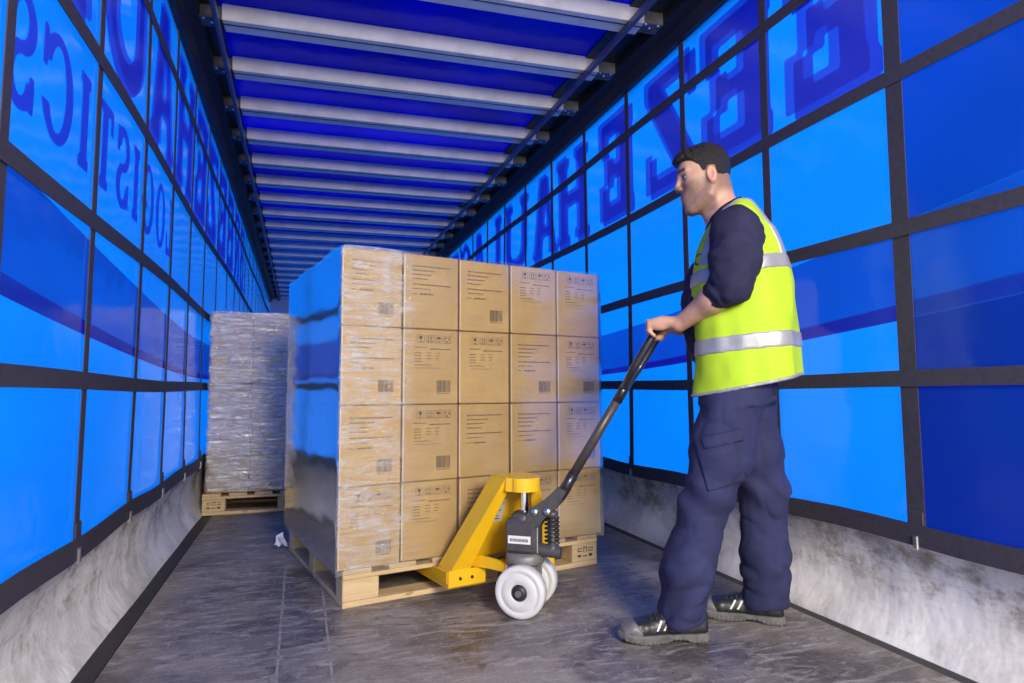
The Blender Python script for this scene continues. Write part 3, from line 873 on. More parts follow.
# crosshead, rounded at the piston
poly = [(-.076, .155), (-.076, .030)] + [(.060 * math.cos(a), .010 + .048 * math.sin(a)) for a in [math.pi + math.pi * i / 12 for i in range(13)]] + [(.076, .030), (.076, .155)]
jp(MB().prism(poly, .446, .497, 'z'), 'crosshead', M['yellow'])
jp(MB().tube([(.0, .018, .315), (.0, .018, .450)], .0165, 20), 'piston', M['chrome'])
jp(MB().lathe([(.0, .36), (.024, .36), (.024, .325), (0, .325)], 'z', 20, Matrix.Translation((0, .018, 0))), 'piston_collar', M['pump_grey'])

# steering and pump unit, turned towards the man
mb = MB(); mb.box(-.075, .050, -.056, .050, .218, .345, .014); mb.lathe([(.0, .368), (.035, .368), (.048, .358), (.050, .341)], 'z', 24, Matrix.Translation((-.012, 0, 0)))
pump = jp(mb, 'pump_body', M['pump_grey'], True)
jp(MB().box(-.058, .030, -.0575, -.0555, .258, .287), 'pump_sticker', M['sticker'], parent=pump)
mk = MB()
for i in range(14): mk.box(-.050 + i * .0052, -.0468 + i * .0052, -.0583, -.0574, .266, .278 - .002 * (i % 2))
o = jp(mk, 'sticker_print', M['pump_grey'], parent=pump); o['kind'] = 'stuff'
jp(MB().lathe([(0, .178), (.070, .178), (.074, .186), (.074, .206), (.066, .219), (0, .219)], 'z', 28, Matrix.Translation((-.008, 0, 0))), 'base_ring', M['base_grey'], True)
jp(MB().box(-.062, .046, -.052, .052, .112, .180, .008), 'wheel_yoke', M['base_grey'], True)
jp(MB().tube([(0, -.12, .094), (0, .12, .094)], .012), 'axle', M['steel'], True)
for sg in (-1, 1):
    c = sg * .082
    w = MB().lathe([(.030, -.024), (.034, -.027), (.066, -.026), (.070, -.022), (.074, -.026), (.089, -.026), (.094, -.020), (.094, .020), (.089, .026), (.074, .026), (.070, .022), (.066, .026), (.034, .027), (.030, .024)], 'y', 40, Matrix.Translation((0, c, .0942)))
    wo = jp(w, 'steer_wheel', M['nylon'], True)
    for s2 in (-1, 1):
        h_ = MB().lathe([(0, s2 * .033), (.014, s2 * .033), (.022, s2 * .030), (.031, s2 * .022), (.031, s2 * .015)], 'y', 24, Matrix.Translation((0, c, .0942)))
        jp(h_, 'hub_cap', M['rubber'], parent=wo)
# hydraulic plunger with its spring, valve block and hoses
jp(MB().tube([(.045, -.01, .232), (.135, -.01, .226)], [.026, .022], 16), 'valve_block', M['pump_grey'], True)
jp(MB().lathe([(0, .195), (.026, .195), (.026, .232), (.016, .236), (.016, .335), (.024, .338), (.024, .356), (.010, .362), (0, .362)], 'z', 20, Matrix.Translation((.100, -.005, .018))), 'plunger', M['pump_grey'], True)
pts = []
for i in range(90):
    a = i / 14 * 2 * math.pi; pts.append((.100 + .0255 * math.cos(a), -.005 + .0255 * math.sin(a), .258 + i * .0011))
jp(MB().tube(pts, .0042, 8), 'spring', M['black_tube'], True)
jp(MB().tube([(.050, -.035, .225), (.052, -.038, .33)], .004, 8), 'release_rod', M['steel'], True)
# handle: cast bracket, pivot bolts, steel tube and loop grip
poly = [(-.030, .285), (.028, .285), (.076, .348), (.136, .408), (.166, .456), (.134, .474), (.100, .440), (.056, .402), (.022, .384), (.008, .348)]
jp(MB().prism(poly, -.048, -.036, 'y').prism(poly, .036, .048, 'y').prism([(.022, .348), (.076, .353), (.136, .410), (.156, .458), (.134, .470), (.090, .430), (.022, .382)], -.037, .037, 'y'), 'handle_bracket', M['pump_grey'], True)
for (x, z) in ((.046, .378), (.094, .382)):
    jp(MB().lathe([(0, -.060), (.011, -.060), (.013, -.056), (.013, -.046)], 'y', 14, Matrix.Translation((x, 0, z))), 'pivot_bolt', M['steel'], True)
def flat_tube(mb, pts, wy, wn, n=12):
    """oval tube in the handle plane: wy half width along y, wn half width across"""
    vs = []; fs = []; pts = [Vector(p) for p in pts]
    for i, p in enumerate(pts):
        t = (pts[min(i + 1, len(pts) - 1)] - pts[max(i - 1, 0)]).normalized(); nn = t.cross(Vector((0, 1, 0))).normalized()
        for q in range(n):
            a = 2 * math.pi * q / n; vs.append(tuple(p + Vector((0, 1, 0)) * (wy * math.cos(a)) + nn * (wn * math.sin(a))))
    for i in range(len(pts) - 1):
        for q in range(n): fs.append((i * n + q, i * n + (q + 1) % n, (i + 1) * n + (q + 1) % n, (i + 1) * n + q))
    fs += [tuple(range(n)), tuple(range((len(pts) - 1) * n, len(pts) * n))]
    return mb.add(vs, fs, True)
HA = Vector((.132, 0, .432)); HB = Vector((.508, .016, 1.050)); hd = (HB - HA)
flat_tube_pts = [HA + hd * q for q in (0, .12, .13, .62)]
jp(flat_tube(MB(), [HA, HA + hd * .14], .024, .021), 'handle_socket', M['black_tube'], True)
jp(flat_tube(MB(), [HA + hd * .13, HA + hd * .60], .021, .0175), 'handle_tube', M['handle_grey'], True)
neck = HA + hd * .58
mb = MB(); flat_tube(mb, [neck, HA + hd * .68], .024, .019)
for sg in (-1, 1):
    c0 = HA + hd * .66
    e1 = HA + hd * .80 + Vector((0, sg * .072, 0)); e2 = HB + Vector((0, sg * .086, 0))
    mb.tube([c0 + Vector((0, sg * .010, 0))] + bezier(c0 + Vector((0, sg * .03, 0)) + hd * .03, e1 - hd * .03, e1, 6)[1:] + bezier(e1, e2, HB + Vector((0, sg * .058, 0)), 6)[1:], .0145, 12)
mb.tube([HB + Vector((0, -.062, 0)), HB + Vector((0, .062, 0))], .0145, 12)
jp(mb, 'grip_loop', M['black_tube'], True)

# ------------------------------------------------------------------ implicit surfaces: field -> mesh
_rs = np.random.RandomState(7); _LAT = _rs.rand(32, 32, 32).astype(np.float32)
def vnoise(P):
    Q = np.floor(P).astype(np.int64); F = (P - Q).astype(np.float32); F = F * F * (3 - 2 * F)
    i, j, k_ = Q[..., 0] & 31, Q[..., 1] & 31, Q[..., 2] & 31; i1, j1, k1 = (i + 1) & 31, (j + 1) & 31, (k_ + 1) & 31
    fx, fy, fz = F[..., 0], F[..., 1], F[..., 2]
    g = lambda a, b, c: _LAT[a, b, c]
    x00 = g(i, j, k_) * (1 - fx) + g(i1, j, k_) * fx; x10 = g(i, j1, k_) * (1 - fx) + g(i1, j1, k_) * fx
    x01 = g(i, j, k1) * (1 - fx) + g(i1, j, k1) * fx; x11 = g(i, j1, k1) * (1 - fx) + g(i1, j1, k1) * fx
    return ((x00 * (1 - fy) + x10 * fy) * (1 - fz) + (x01 * (1 - fy) + x11 * fy) * fz) * 2 - 1
def smin(a, b, k_=.02):
    h = np.maximum(k_ - np.abs(a - b), 0) / k_
    return np.minimum(a, b) - h * h * k_ * .25
def smax(a, b, k_=.02): return -smin(-a, -b, k_)
def cap(P, a, b, ra, rb):
    a = np.array(a, np.float32); b = np.array(b, np.float32); ab = b - a
    t = np.clip(((P - a) @ ab) / (ab @ ab), 0, 1)
    return np.linalg.norm(P - a - t[..., None] * ab, axis=-1) - (ra + (rb - ra) * t)
def chain(P, pts, rs, k_=.02):
    d = None
    for i in range(len(pts) - 1):
        e = cap(P, pts[i], pts[i + 1], rs[i], rs[i + 1]); d = e if d is None else smin(d, e, k_)
    return d
def ell(P, c, r):
    q = P - np.array(c, np.float32); r = np.array(r, np.float32)
    k0 = np.linalg.norm(q / r, axis=-1); k1 = np.linalg.norm(q / (r * r), axis=-1) + 1e-9
    return k0 * (k0 - 1) / k1
def nets(fn, lo, hi, h, name):
    lo = np.array(lo, float); hi = np.array(hi, float)
    n = np.ceil((hi - lo) / h).astype(int) + 1
    V = np.full(n, 1.0, np.float32)
    bs = 12
    for i in range(0, n[0], bs):
        for j in range(0, n[1], bs):
            cs = []; ks = list(range(0, n[2], bs))
            C = np.array([[lo[0] + (i + bs / 2) * h, lo[1] + (j + bs / 2) * h, lo[2] + (k_ + bs / 2) * h] for k_ in ks], np.float32)
            D = fn(C); R = bs * h * .95 + .012
            for k_, d in zip(ks, D):
                sl = (slice(i, min(i + bs, n[0])), slice(j, min(j + bs, n[1])), slice(k_, min(k_ + bs, n[2])))
                if abs(d) > R: V[sl] = 1.0 if d > 0 else -1.0
                else:
                    g = np.stack(np.meshgrid(lo[0] + np.arange(sl[0].start, sl[0].stop) * h, lo[1] + np.arange(sl[1].start, sl[1].stop) * h, lo[2] + np.arange(sl[2].start, sl[2].stop) * h, indexing='ij'), -1).astype(np.float32)
                    V[sl] = fn(g)
    S = V < 0
    cnt = np.zeros(n - 1, np.int8)
    for a in (0, 1):
        for b in (0, 1):
            for c in (0, 1): cnt += S[a:n[0] - 1 + a, b:n[1] - 1 + b, c:n[2] - 1 + c]
    act = np.argwhere((cnt > 0) & (cnt < 8)); idm = np.full(n - 1, -1, np.int64); idm[tuple(act.T)] = np.arange(len(act))
    acc = np.zeros((len(act), 3)); w = np.zeros(len(act))
    corners = [(a, b, c) for a in (0, 1) for b in (0, 1) for c in (0, 1)]
    for p_ in corners:
        for ax in range(3):
            if p_[ax] == 0:
                q_ = list(p_); q_[ax] = 1
                va = V[act[:, 0] + p_[0], act[:, 1] + p_[1], act[:, 2] + p_[2]]; vb = V[act[:, 0] + q_[0], act[:, 1] + q_[1], act[:, 2] + q_[2]]
                m = (va < 0) != (vb < 0); t = np.where(m, va / np.where(m, va - vb, 1), 0)
                pos = np.array(p_, float)[None] + np.zeros((len(act), 1)); pos[:, ax] += t
                acc[m] += pos[m]; w[m] += 1
    vert = lo + (act + acc / w[:, None]) * h
    faces = []
    for ax in range(3):
        b, c = (ax + 1) % 3, (ax + 2) % 3
        s0 = [slice(None)] * 3; s1 = [slice(None)] * 3; s0[ax] = slice(0, -1); s1[ax] = slice(1, None)
        A, B = S[tuple(s0)], S[tuple(s1)]; E_ = np.argwhere(A != B)
        ok = (E_[:, b] > 0) & (E_[:, c] > 0) & (E_[:, b] < n[b] - 1) & (E_[:, c] < n[c] - 1); E_ = E_[ok]
        def cell(db, dc):
            q = E_.copy(); q[:, b] += db; q[:, c] += dc; return idm[tuple(q.T)]
        quad = np.stack([cell(-1, -1), cell(0, -1), cell(0, 0), cell(-1, 0)], 1)
        ins = S[tuple(E_.T)]; quad[~ins] = quad[~ins][:, ::-1]; faces.append(quad)
    faces = np.concatenate(faces); faces = faces[(faces >= 0).all(1)]
    me = bpy.data.meshes.new(name)
    me.vertices.add(len(vert)); me.vertices.foreach_set('co', vert.astype(np.float32).ravel())
    me.loops.add(faces.size); me.loops.foreach_set('vertex_index', faces.astype(np.int32).ravel())
    me.polygons.add(len(faces)); me.polygons.foreach_set('loop_start', (np.arange(len(faces)) * 4).astype(np.int32)); me.polygons.foreach_set('loop_total', np.full(len(faces), 4, np.int32))
    me.update(calc_edges=True); me.validate()
    me.polygons.foreach_set('use_smooth', np.ones(len(me.polygons), bool))
    return me, vert
def paint(me, cols):
    a = me.color_attributes.new('tint', 'FLOAT_COLOR', 'POINT')
    c = np.ones((len(cols), 4), np.float32); c[:, :3] = cols; a.data.foreach_set('color', c.ravel())

# ------------------------------------------------------------------ the man: local x forward, y to his left, z up
PO = (2.1087, 1.8268, 0.0); PR = math.radians(143.1)
man = empty('person', PO, PR)
tag(man, 'man in lime hi-vis vest and navy workwear pushing the pallet truck handle', 'person')

def cloth(name, col, rough=.85, var=.18, scale=9, weave=900, sheen=.3):
    t = NT(name); c = t.coord(); n = t.noise(c, scale, 4, .6); w = t.noise(c, weave, 2)
    base = t.mix(1.0, col, t.ramp(n, [(.3, 1 - var), (.7, 1 + var)]), 'MULTIPLY')
    return t.finish(t.bsdf(Base_Color=base, Roughness=rough, Normal=t.bump(w, .12, .002), Sheen_Weight=0.0, Specular_IOR_Level=.25))
M['navy'] = cloth('navy_sweatshirt', (.020, .020, .052))
M['trouser'] = cloth('navy_work_trousers', (.027, .030, .086), var=.28, scale=6)
M['vest'] = cloth('hi_vis_lime', (.42, .62, .03), .7, .05, 6, 700, 0.0)
M['strip'] = simple('reflective_silver_tape', (.36, .36, .375), .38, .25, var=.12, scale=14, bump=.1, bscale=300)
M['shoe'] = simple('black_shoe_leather', (.018, .018, .020), .38, var=.35, scale=30, bump=.15, bscale=120)
M['toe'] = simple('scuffed_toe', (.13, .13, .138), .45, var=.45, scale=26)
M['sole'] = simple('grey_dusty_sole', (.12, .117, .115), .75, var=.4, scale=30, bump=.3, bscale=80)
M['hairm'] = simple('dark_hair', (.013, .010, .008), .5, var=.6, scale=140, bump=.9, bscale=420)
M['lace'] = simple('white_reflective_bar', (.78, .78, .78), .35, var=.05)
M['eye_white'] = simple('eye_white', (.42, .39, .37), .2, var=.02)
M['iris'] = simple('iris_brown', (.02, .012, .008), .15, var=.1)
def skin_mat():
    t = NT('skin'); at = t.n('ShaderNodeVertexColor'); at.layer_name = 'tint'; c = t.coord()
    n = t.noise(c, 60, 3); base = t.mix(1.0, at.outputs[0], t.ramp(n, [(.3, .94), (.7, 1.05)]), 'MULTIPLY')
    return t.finish(t.bsdf(Base_Color=base, Roughness=.48, Subsurface_Weight=.08, Subsurface_Radius=(.012, .005, .003), Normal=t.bump(t.noise(c, 300, 2), .08, .002)))
M['skin'] = skin_mat()

HC = np.array([.106, 0, 1.597], np.float32); ht = math.radians(8); hy = math.radians(13)
def headxf(P):
    q = P - HC; z = q[..., 2]
    f = q[..., 0] * math.cos(hy) + q[..., 1] * math.sin(hy); l = -q[..., 0] * math.sin(hy) + q[..., 1] * math.cos(hy)
    return np.stack([f * math.cos(ht) - z * math.sin(ht), l, f * math.sin(ht) + z * math.cos(ht)], -1)
def sym(Q): R_ = Q.copy(); R_[..., 1] = np.abs(R_[..., 1]); return R_
def f_cranium(Q): return ell(Q, (-.006, 0, .035), (.086, .075, .088))
def f_head(P):
    Q = headxf(P); A = sym(Q)
    d = f_cranium(Q)
    d = smin(d, ell(Q, (.028, 0, -.022), (.062, .064, .088)), .03)
    d = smin(d, ell(Q, (.052, 0, .050), (.038, .052, .045)), .02)
    d = smin(d, chain(A, [(-.012, .056, -.030), (.005, .054, -.066), (.062, .018, -.101)], [.016, .017, .016], .015), .03)
    d = smin(d, ell(Q, (.070, 0, -.098), (.021, .020, .018)), .02)
    d = smin(d, ell(Q, (.068, 0, -.058), (.026, .030, .030)), .02)
    d = smin(d, ell(A, (.052, .036, -.012), (.026, .022, .022)), .02)                      # cheekbones
    d = smin(d, cap(A, (.086, .008, .036), (.070, .044, .036), .0085, .008), .014)         # brow ridge
    d = smax(d, -ell(A, (.095, .031, .015), (.016, .018, .010)), .012)                     # eye sockets
    d = smin(d, cap(Q, (.088, 0, .026), (.106, 0, -.012), .0075, .0095), .012)             # nose
    d = smin(d, ell(A, (.098, .011, -.018), (.010, .008, .008)), .008)
    d = smin(d, cap(A, (.0925, 0, -.052), (.082, .020, -.055), .0062, .003), .008)         # lips
    d = smin(d, cap(A, (.0905, 0, -.063), (.081, .018, -.060), .0068, .003), .008)
    d = smax(d, -cap(A, (.100, 0, -.0572), (.084, .022, -.0565), .0018, .0012), .003)
    e = ell(A, (-.006, .079, -.002), (.018, .009, .032)); e = smax(e, -ell(A, (-.003, .088, .002), (.010, .008, .020)), .006)
    d = smin(d, e, .008)
    return d
def elbows(): pass
SH_L, EL_L, WR_L = (.012, .186, 1.355), (.028, .246, 1.168), (.203, .118, 1.060)
SH_R, EL_R, WR_R = (.012, -.186, 1.355), (.105, -.245, 1.150), (.212, -.045, 1.062)
BAR = np.array([.285, 0, 1.050])
def hand_pts(sg, lc):
    """sg +1: left hand (thumb towards -y). lc: centre of the grip along y"""
    fingers = []
    for i, (dl, sc_) in enumerate(((-.030, .96), (-.0095, 1.04), (.0115, 1.0), (.031, .84))):
        l = lc + sg * dl
        b = BAR + np.array([0, l, 0])
        mcp = b + np.array([-.016 - .003 * abs(i - 1), 0, .030 - .003 * abs(i - 1)])
        pip = b + np.array([.026 * sc_, sg * .001, .022 * sc_]); dip = b + np.array([.028 * sc_, 0, -.010]); tip = b + np.array([.008, -sg * .001, -.0265])
        fingers.append((mcp, pip, dip, tip))
    return fingers
def f_hand(P, sg, lc, wrist):
    d = None; wr = np.array(wrist)
    for i, (m, a, b, c) in enumerate(hand_pts(sg, lc)):
        w2 = wr + np.array([.006, sg * (-.012 + .008 * i), 0])
        e = cap(P, w2, m, .016, .0125); d = e if d is None else smin(d, e, .016)
    d = smin(d, ell(P, wr + (np.array([BAR[0] - .02, lc, BAR[2] + .022]) - wr) * .62, (.030, .034, .017)), .016)
    for i, (m, a, b, c) in enumerate(hand_pts(sg, lc)):
        rr = (.0092, .0096, .0092, .0082)[i]
        fd = chain(P, [m, a, b, c], [rr + .0020, rr + .0004, rr - .0006, rr - .0016], .005)
        d = smin(d, fd, .0035)
    d = smin(d, ell(P, BAR + np.array([-.014, lc + sg * .030, .012]), (.034, .016, .024)), .012)
    th = [wr + np.array([.018, -sg * .020, -.004]), BAR + np.array([-.032, lc - sg * .046, -.002]), BAR + np.array([-.008, lc - sg * .040, -.028]), BAR + np.array([.016, lc - sg * .030, -.030])]
    d = smin(d, chain(P, th, [.0155, .0128, .0112, .0095], .010), .010)
    return d
LCL, LCR = .092, -.022
def f_body(P):
    d = f_head(P)
    d = smin(d, chain(P, [(.064, 0, 1.560), (.048, 0, 1.470), (.010, 0, 1.36)], [.051, .053, .070], .03), .03)
    d = smin(d, cap(P, (.112, 0, 1.520), (.075, 0, 1.43), .020, .022), .03)
    d = smin(d, ell(P, (.010, 0, 1.22), (.125, .155, .22)), .06)
    d = smin(d, ell(P, (.015, 0, .92), (.105, .145, .16)), .08)
    for sh, el, wr, sg, lc in ((SH_L, EL_L, WR_L, 1, LCL), (SH_R, EL_R, WR_R, -1, LCR)):
        mid = tuple(np.array(el) + (np.array(wr) - np.array(el)) * .35)
        d = smin(d, chain(P, [(0, sg * .10, 1.38), sh, el], [.055, .055, .040], .03), .03)
        d = smin(d, chain(P, [el, mid, wr], [.040, .043, .0275], .03), .02)
        d = smin(d, f_hand(P, sg, lc, wr), .014)
    d = smin(d, chain(P, [(.03, .085, .84), (.125, .115, .46), (.215, .130, .09)], [.085, .055, .038], .03), .05)
    d = smin(d, chain(P, [(.01, -.085, .84), (-.055, -.115, .46), (-.070, -.130, .09)], [.085, .055, .038], .03), .05)
    return d
me, V_ = nets(f_body, (-.20, -.33, .05), (.36, .33, 1.76), .0042, 'body')
Q = headxf(V_.astype(np.float32)); x_, y_, z_ = Q[:, 0], np.abs(Q[:, 1]), Q[:, 2]
skin = np.array([.56, .315, .215]); cols = np.tile(skin, (len(V_), 1))
st_ = lambda a, b, v: np.clip((v - a) / (b - a), 0, 1) ** 2 * (3 - 2 * np.clip((v - a) / (b - a), 0, 1))
isH = (Q[:, 2] > -.16) & (np.abs(Q[:, 0]) < .14)
beard = st_(.0, -.028, z_ + .35 * np.clip(.02 - x_, 0, .1) - .010) * st_(-.022, .0, x_) * isH * (1 - .8 * st_(-.115, -.14, z_))
stub = .58 + .18 * vnoise(V_ * 420)
cols = cols * (1 - (beard * stub)[:, None]) + np.array([.085, .055, .045]) * (beard * stub)[:, None]
brow = st_(.0075, .004, np.abs(z_ - .0435 + .10 * np.clip(y_ - .035, 0, .1))) * st_(.062, .070, x_) * st_(.006, .012, y_) * st_(.054, .046, y_)
cols = cols * (1 - .9 * brow[:, None]) + np.array([.02, .014, .01]) * .9 * brow[:, None]
lash = st_(.0045, .0015, np.abs(z_ - .0225)) * st_(.068, .074, x_) * st_(.016, .020, y_) * st_(.046, .042, y_); cols *= (1 - .7 * lash)[:, None]
fade = st_(.030, .0, x_) * st_(-.085, -.040, z_) * st_(.075, .04, z_) * st_(.085, .076, y_) * isH * .62
cols = cols * (1 - fade[:, None]) + np.array([.10, .07, .055]) * fade[:, None]
lips = st_(.0115, .008, np.abs(z_ + .058)) * st_(.076, .082, x_) * st_(.024, .018, y_)
cols = cols * (1 - .75 * lips[:, None]) + np.array([.40, .15, .12]) * .75 * lips[:, None]
armhair = (V_[:, 2] < 1.2) * (vnoise(V_ * np.array([160, 160, 160])) > .45) * .10
cols = cols * (1 - armhair[:, None])
ear_red = st_(.070, .080, y_) * isH; cols = cols * (1 - .5 * ear_red[:, None]) + np.array([.58, .25, .18]) * .5 * ear_red[:, None]
paint(me, cols)
body = link('body', me, M['skin'], man)
def from_head(q): 
    x, y, z = q; a = x * math.cos(ht) + z * math.sin(ht); return (HC[0] + a * math.cos(hy) - y * math.sin(hy), a * math.sin(hy) + y * math.cos(hy), HC[2] - x * math.sin(ht) + z * math.cos(ht))
for sg in (-1, 1):
    ey = MB().lathe([(.0118 * math.sin(a), .0118 * math.cos(a)) for a in [math.pi * i / 10 for i in range(11)]], 'z', 16, Matrix.Translation(from_head((.0700, sg * .031, .0165)))).build('eye', M['eye_white'], man)
    MB().lathe([(.0072 * math.sin(a), .0112 + .0018 * math.cos(a)) for a in [math.pi / 2 * i / 4 for i in range(5)]], 'x', 14, Matrix.Translation(from_head((.0700, sg * .031, .0165))) @ Matrix.Rotation(hy, 4, 'Z') @ Matrix.Rotation(ht, 4, 'Y')).build('iris', M['iris'], ey)

# hair: short sides, longer brushed-up top
def f_hair(P):
    Q = headxf(P); x, z = Q[..., 0], Q[..., 2]
    line = np.interp(x, [-.11, -.07, -.035, -.022, .004, .016, .030, .050, .075, .095], [-.050, -.046, -.034, .030, .028, -.018, .040, .066, .078, .080]).astype(np.float32)
    th = np.interp(z, [-.08, .0, .04, .07, .12], [.0015, .0025, .004, .011, .014]).astype(np.float32) + np.interp(x, [.02, .085], [0, .008]).astype(np.float32) * (z > .06)
    n = vnoise(Q * np.array([60, 130, 60], np.float32)) * .6 + vnoise(Q * np.array([150, 190, 110], np.float32)) * .6
    d = smin(f_cranium(Q), ell(Q, (.050, 0, .056), (.040, .054, .046)), .02) - th - n * np.clip(th * .45, .0008, .008)
    d2 = (line - z) * .7
    return smax(d, d2, .010)
me, _ = nets(f_hair, (-.06, -.11, 1.49), (.24, .11, 1.79), .0028, 'hair'); link('hair', me, M['hairm'], man)

# sweatshirt
TZ = np.array([.78, .86, .95, 1.05, 1.15, 1.25, 1.33, 1.40, 1.45, 1.50])
TC = np.array([.020, .020, .012, .014, .016, .010, .002, .000, .014, .032]); TA = np.array([.125, .135, .150, .160, .164, .150, .128, .098, .070, .048]); TB = np.array([.165, .170, .176, .182, .186, .190, .188, .160, .105, .060])
def f_torso(P, off=0.0):
    x, y, z = P[..., 0], P[..., 1], P[..., 2]
    c = np.interp(z, TZ, TC); a = np.interp(z, TZ, TA) + off; b = np.interp(z, TZ, TB) + off
    k0 = (np.abs((x - c) / a) ** 2.3 + np.abs(y / b) ** 2.3) ** (1 / 2.3)
    return ((k0 - 1) * np.minimum(a, b) * .9).astype(np.float32)
def folds(P, amp, fx, fy, fz): return amp * vnoise(P * np.array([fx, fy, fz], np.float32))
def f_sleeves(P):
    d = None
    for sh, el, wr, sg in ((SH_L, EL_L, WR_L, 1), (SH_R, EL_R, WR_R, -1)):
        el_, wr_ = np.array(el), np.array(wr); ax = (wr_ - el_) / np.linalg.norm(wr_ - el_)
        cuff = el_ + ax * .082
        e = chain(P, [(.008, sg * .11, 1.372), sh, tuple(np.array(sh) * .5 + el_ * .5 + np.array([-.004, sg * .006, 0]))], [.060, .075, .075], .035)
        e = smin(e, cap(P, tuple(np.array(sh) * .5 + el_ * .5), el, .076, .060), .03)
        f = cap(P, el, tuple(cuff + ax * .05), .060, .047)
        t = (P - cuff.astype(np.float32)) @ ax.astype(np.float32)
        f = f - .005 * np.sin(t * 150 + 2 * vnoise(P * 22)) * np.clip(1 - np.abs(t + .035) / .055, 0, 1)
        f = smax(f, t, .010)
        e = smin(e, f, .03)
        d = e if d is None else np.minimum(d, e)
    return d
def f_sweat(P):
    x, y, z = P[..., 0], P[..., 1], P[..., 2]
    d = smin(f_torso(P), f_sleeves(P), .035)
    d = smin(d, ell(P, (.112, -.035, 1.125), (.096, .098, .20)), .03)
    d = smin(d, chain(P, [(.050, 0, 1.50), (.03, 0, 1.42)], [.060, .074], .02), .025)
    d = d + folds(P, .006, 20, 20, 34) + folds(P, .003, 45, 45, 60)
    d = smax(d, (z - (1.452 - .70 * (x - .088))) * .8, .008)
    return smax(d, .80 - z, .01)
me, _ = nets(f_sweat, (-.22, -.34, .78), (.26, .34, 1.60), .0062, 'sweatshirt'); link('sweatshirt', me, M['navy'], man)

# hi-vis vest: sleeveless, open at the front, flaring to the hem
VZ = np.array([.78, .90, 1.00, 1.10, 1.20, 1.30, 1.38, 1.44, 1.50])
VC = np.array([-.008, -.008, -.006, .002, .006, .004, -.002, -.002, .004]); VA = np.array([.186, .183, .180, .179, .174, .154, .126, .090, .055]); VB = np.array([.205, .205, .204, .204, .204, .204, .200, .170, .120])
def f_vest(P):
    x, y, z = P[..., 0], P[..., 1], P[..., 2]
    c = np.interp(z, VZ, VC); a = np.interp(z, VZ, VA); b = np.interp(z, VZ, VB)
    k0 = (np.abs((x - c) / a) ** 2.4 + np.abs(y / b) ** 2.4) ** (1 / 2.4)
    d = ((k0 - 1) * np.minimum(a, b) * .9).astype(np.float32)
    d = smin(d, cap(P, (-.008, .088, 1.412), (-.008, .15, 1.392), .050, .048), .03)
    d = smin(d, cap(P, (-.008, -.088, 1.412), (-.008, -.15, 1.392), .050, .048), .03)
    d = smax(d, (z - (1.475 - .35 * (x + .03))) * .9, .01)
    d = d + folds(P, .008, 11, 11, 5) + folds(P, .0045, 24, 24, 9)
    for sh, el, sg in ((SH_L, EL_L, 1), (SH_R, EL_R, -1)):                                   # armholes
        s2 = np.array(sh) + np.array([.008, sg * .03, .0]); d = smax(d, -cap(P, tuple(s2 + np.array([0, sg * .1, .02])), tuple(np.array([.03, sg * .30, 1.20])), .098, .094), .008)
        d = smax(d, -cap(P, tuple(s2), tuple(np.array([.02, sg * .235, 1.24])), .090, .082), .008)
    d = smax(d, -np.maximum(.03 - x, np.abs(y) - np.interp(z, [.8, 1.2, 1.45], [.088, .098, .075])).astype(np.float32), .006)   # open front
    d = smax(d, -chain(P, [(.06, 0, 1.58), (.03, 0, 1.46)], [.088, .090], .02), .006)         # neck
    hem = .846 - .20 * x - .05 * np.abs(y)
    return smax(d, (hem - z) * .9, .006)
me, _ = nets(f_vest, (-.26, -.26, .74), (.22, .26, 1.54), .0060, 'hi_vis_vest'); vest = link('hi_vis_vest', me, M['vest'], man)
def strip(name, reg, lo, hi):
    me, _ = nets(lambda P: smax(f_vest(P) - .0028, reg(P), .001), lo, hi, .0055, name); return link(name, me, M['strip'], vest)
strip('waist_tape', lambda P: np.abs(P[..., 2] - (.985 - .09 * P[..., 0])) - .027, (-.26, -.26, .92), (.22, .26, 1.08))
strip('chest_tape', lambda P: np.abs(P[..., 2] - (1.236 - .18 * P[..., 0])) - .025, (-.26, -.26, 1.17), (.22, .26, 1.33))
strip('shoulder_tape', lambda P: np.maximum(np.abs(np.abs(P[..., 1]) - np.interp(P[..., 0], [-.05, .06], [.120, .172])) - .021, 1.262 - P[..., 2] - .1 * P[..., 0]), (-.26, -.26, 1.22), (.22, .26, 1.54))
# bound hem edge
hm = lambda P: np.abs(P[..., 2] - (.850 - .20 * P[..., 0] - .05 * np.abs(P[..., 1]))) - .006
me, _ = nets(lambda P: smax(f_vest(P) - .003, hm(P), .001), (-.26, -.26, .74), (.22, .26, .91), .0050, 'hem_binding'); link('hem_binding', me, M['strip'], vest)
# printed letters on the left chest
def on_vest(u, v):
    f = .152 - u; z = 1.258 + v; lo_, hi_ = .06, .26
    for _ in range(22):
        m_ = .5 * (lo_ + hi_)
        if f_vest(np.array([[f, m_, z]], np.float32))[0] < 0: lo_ = m_
        else: hi_ = m_
    return (f, hi_ + .004, z)
gm = glyph_mesh('chest_letter', 'G', .036, .040, on_vest, .0022)
link('chest_letter', gm, M['rubber'], vest)

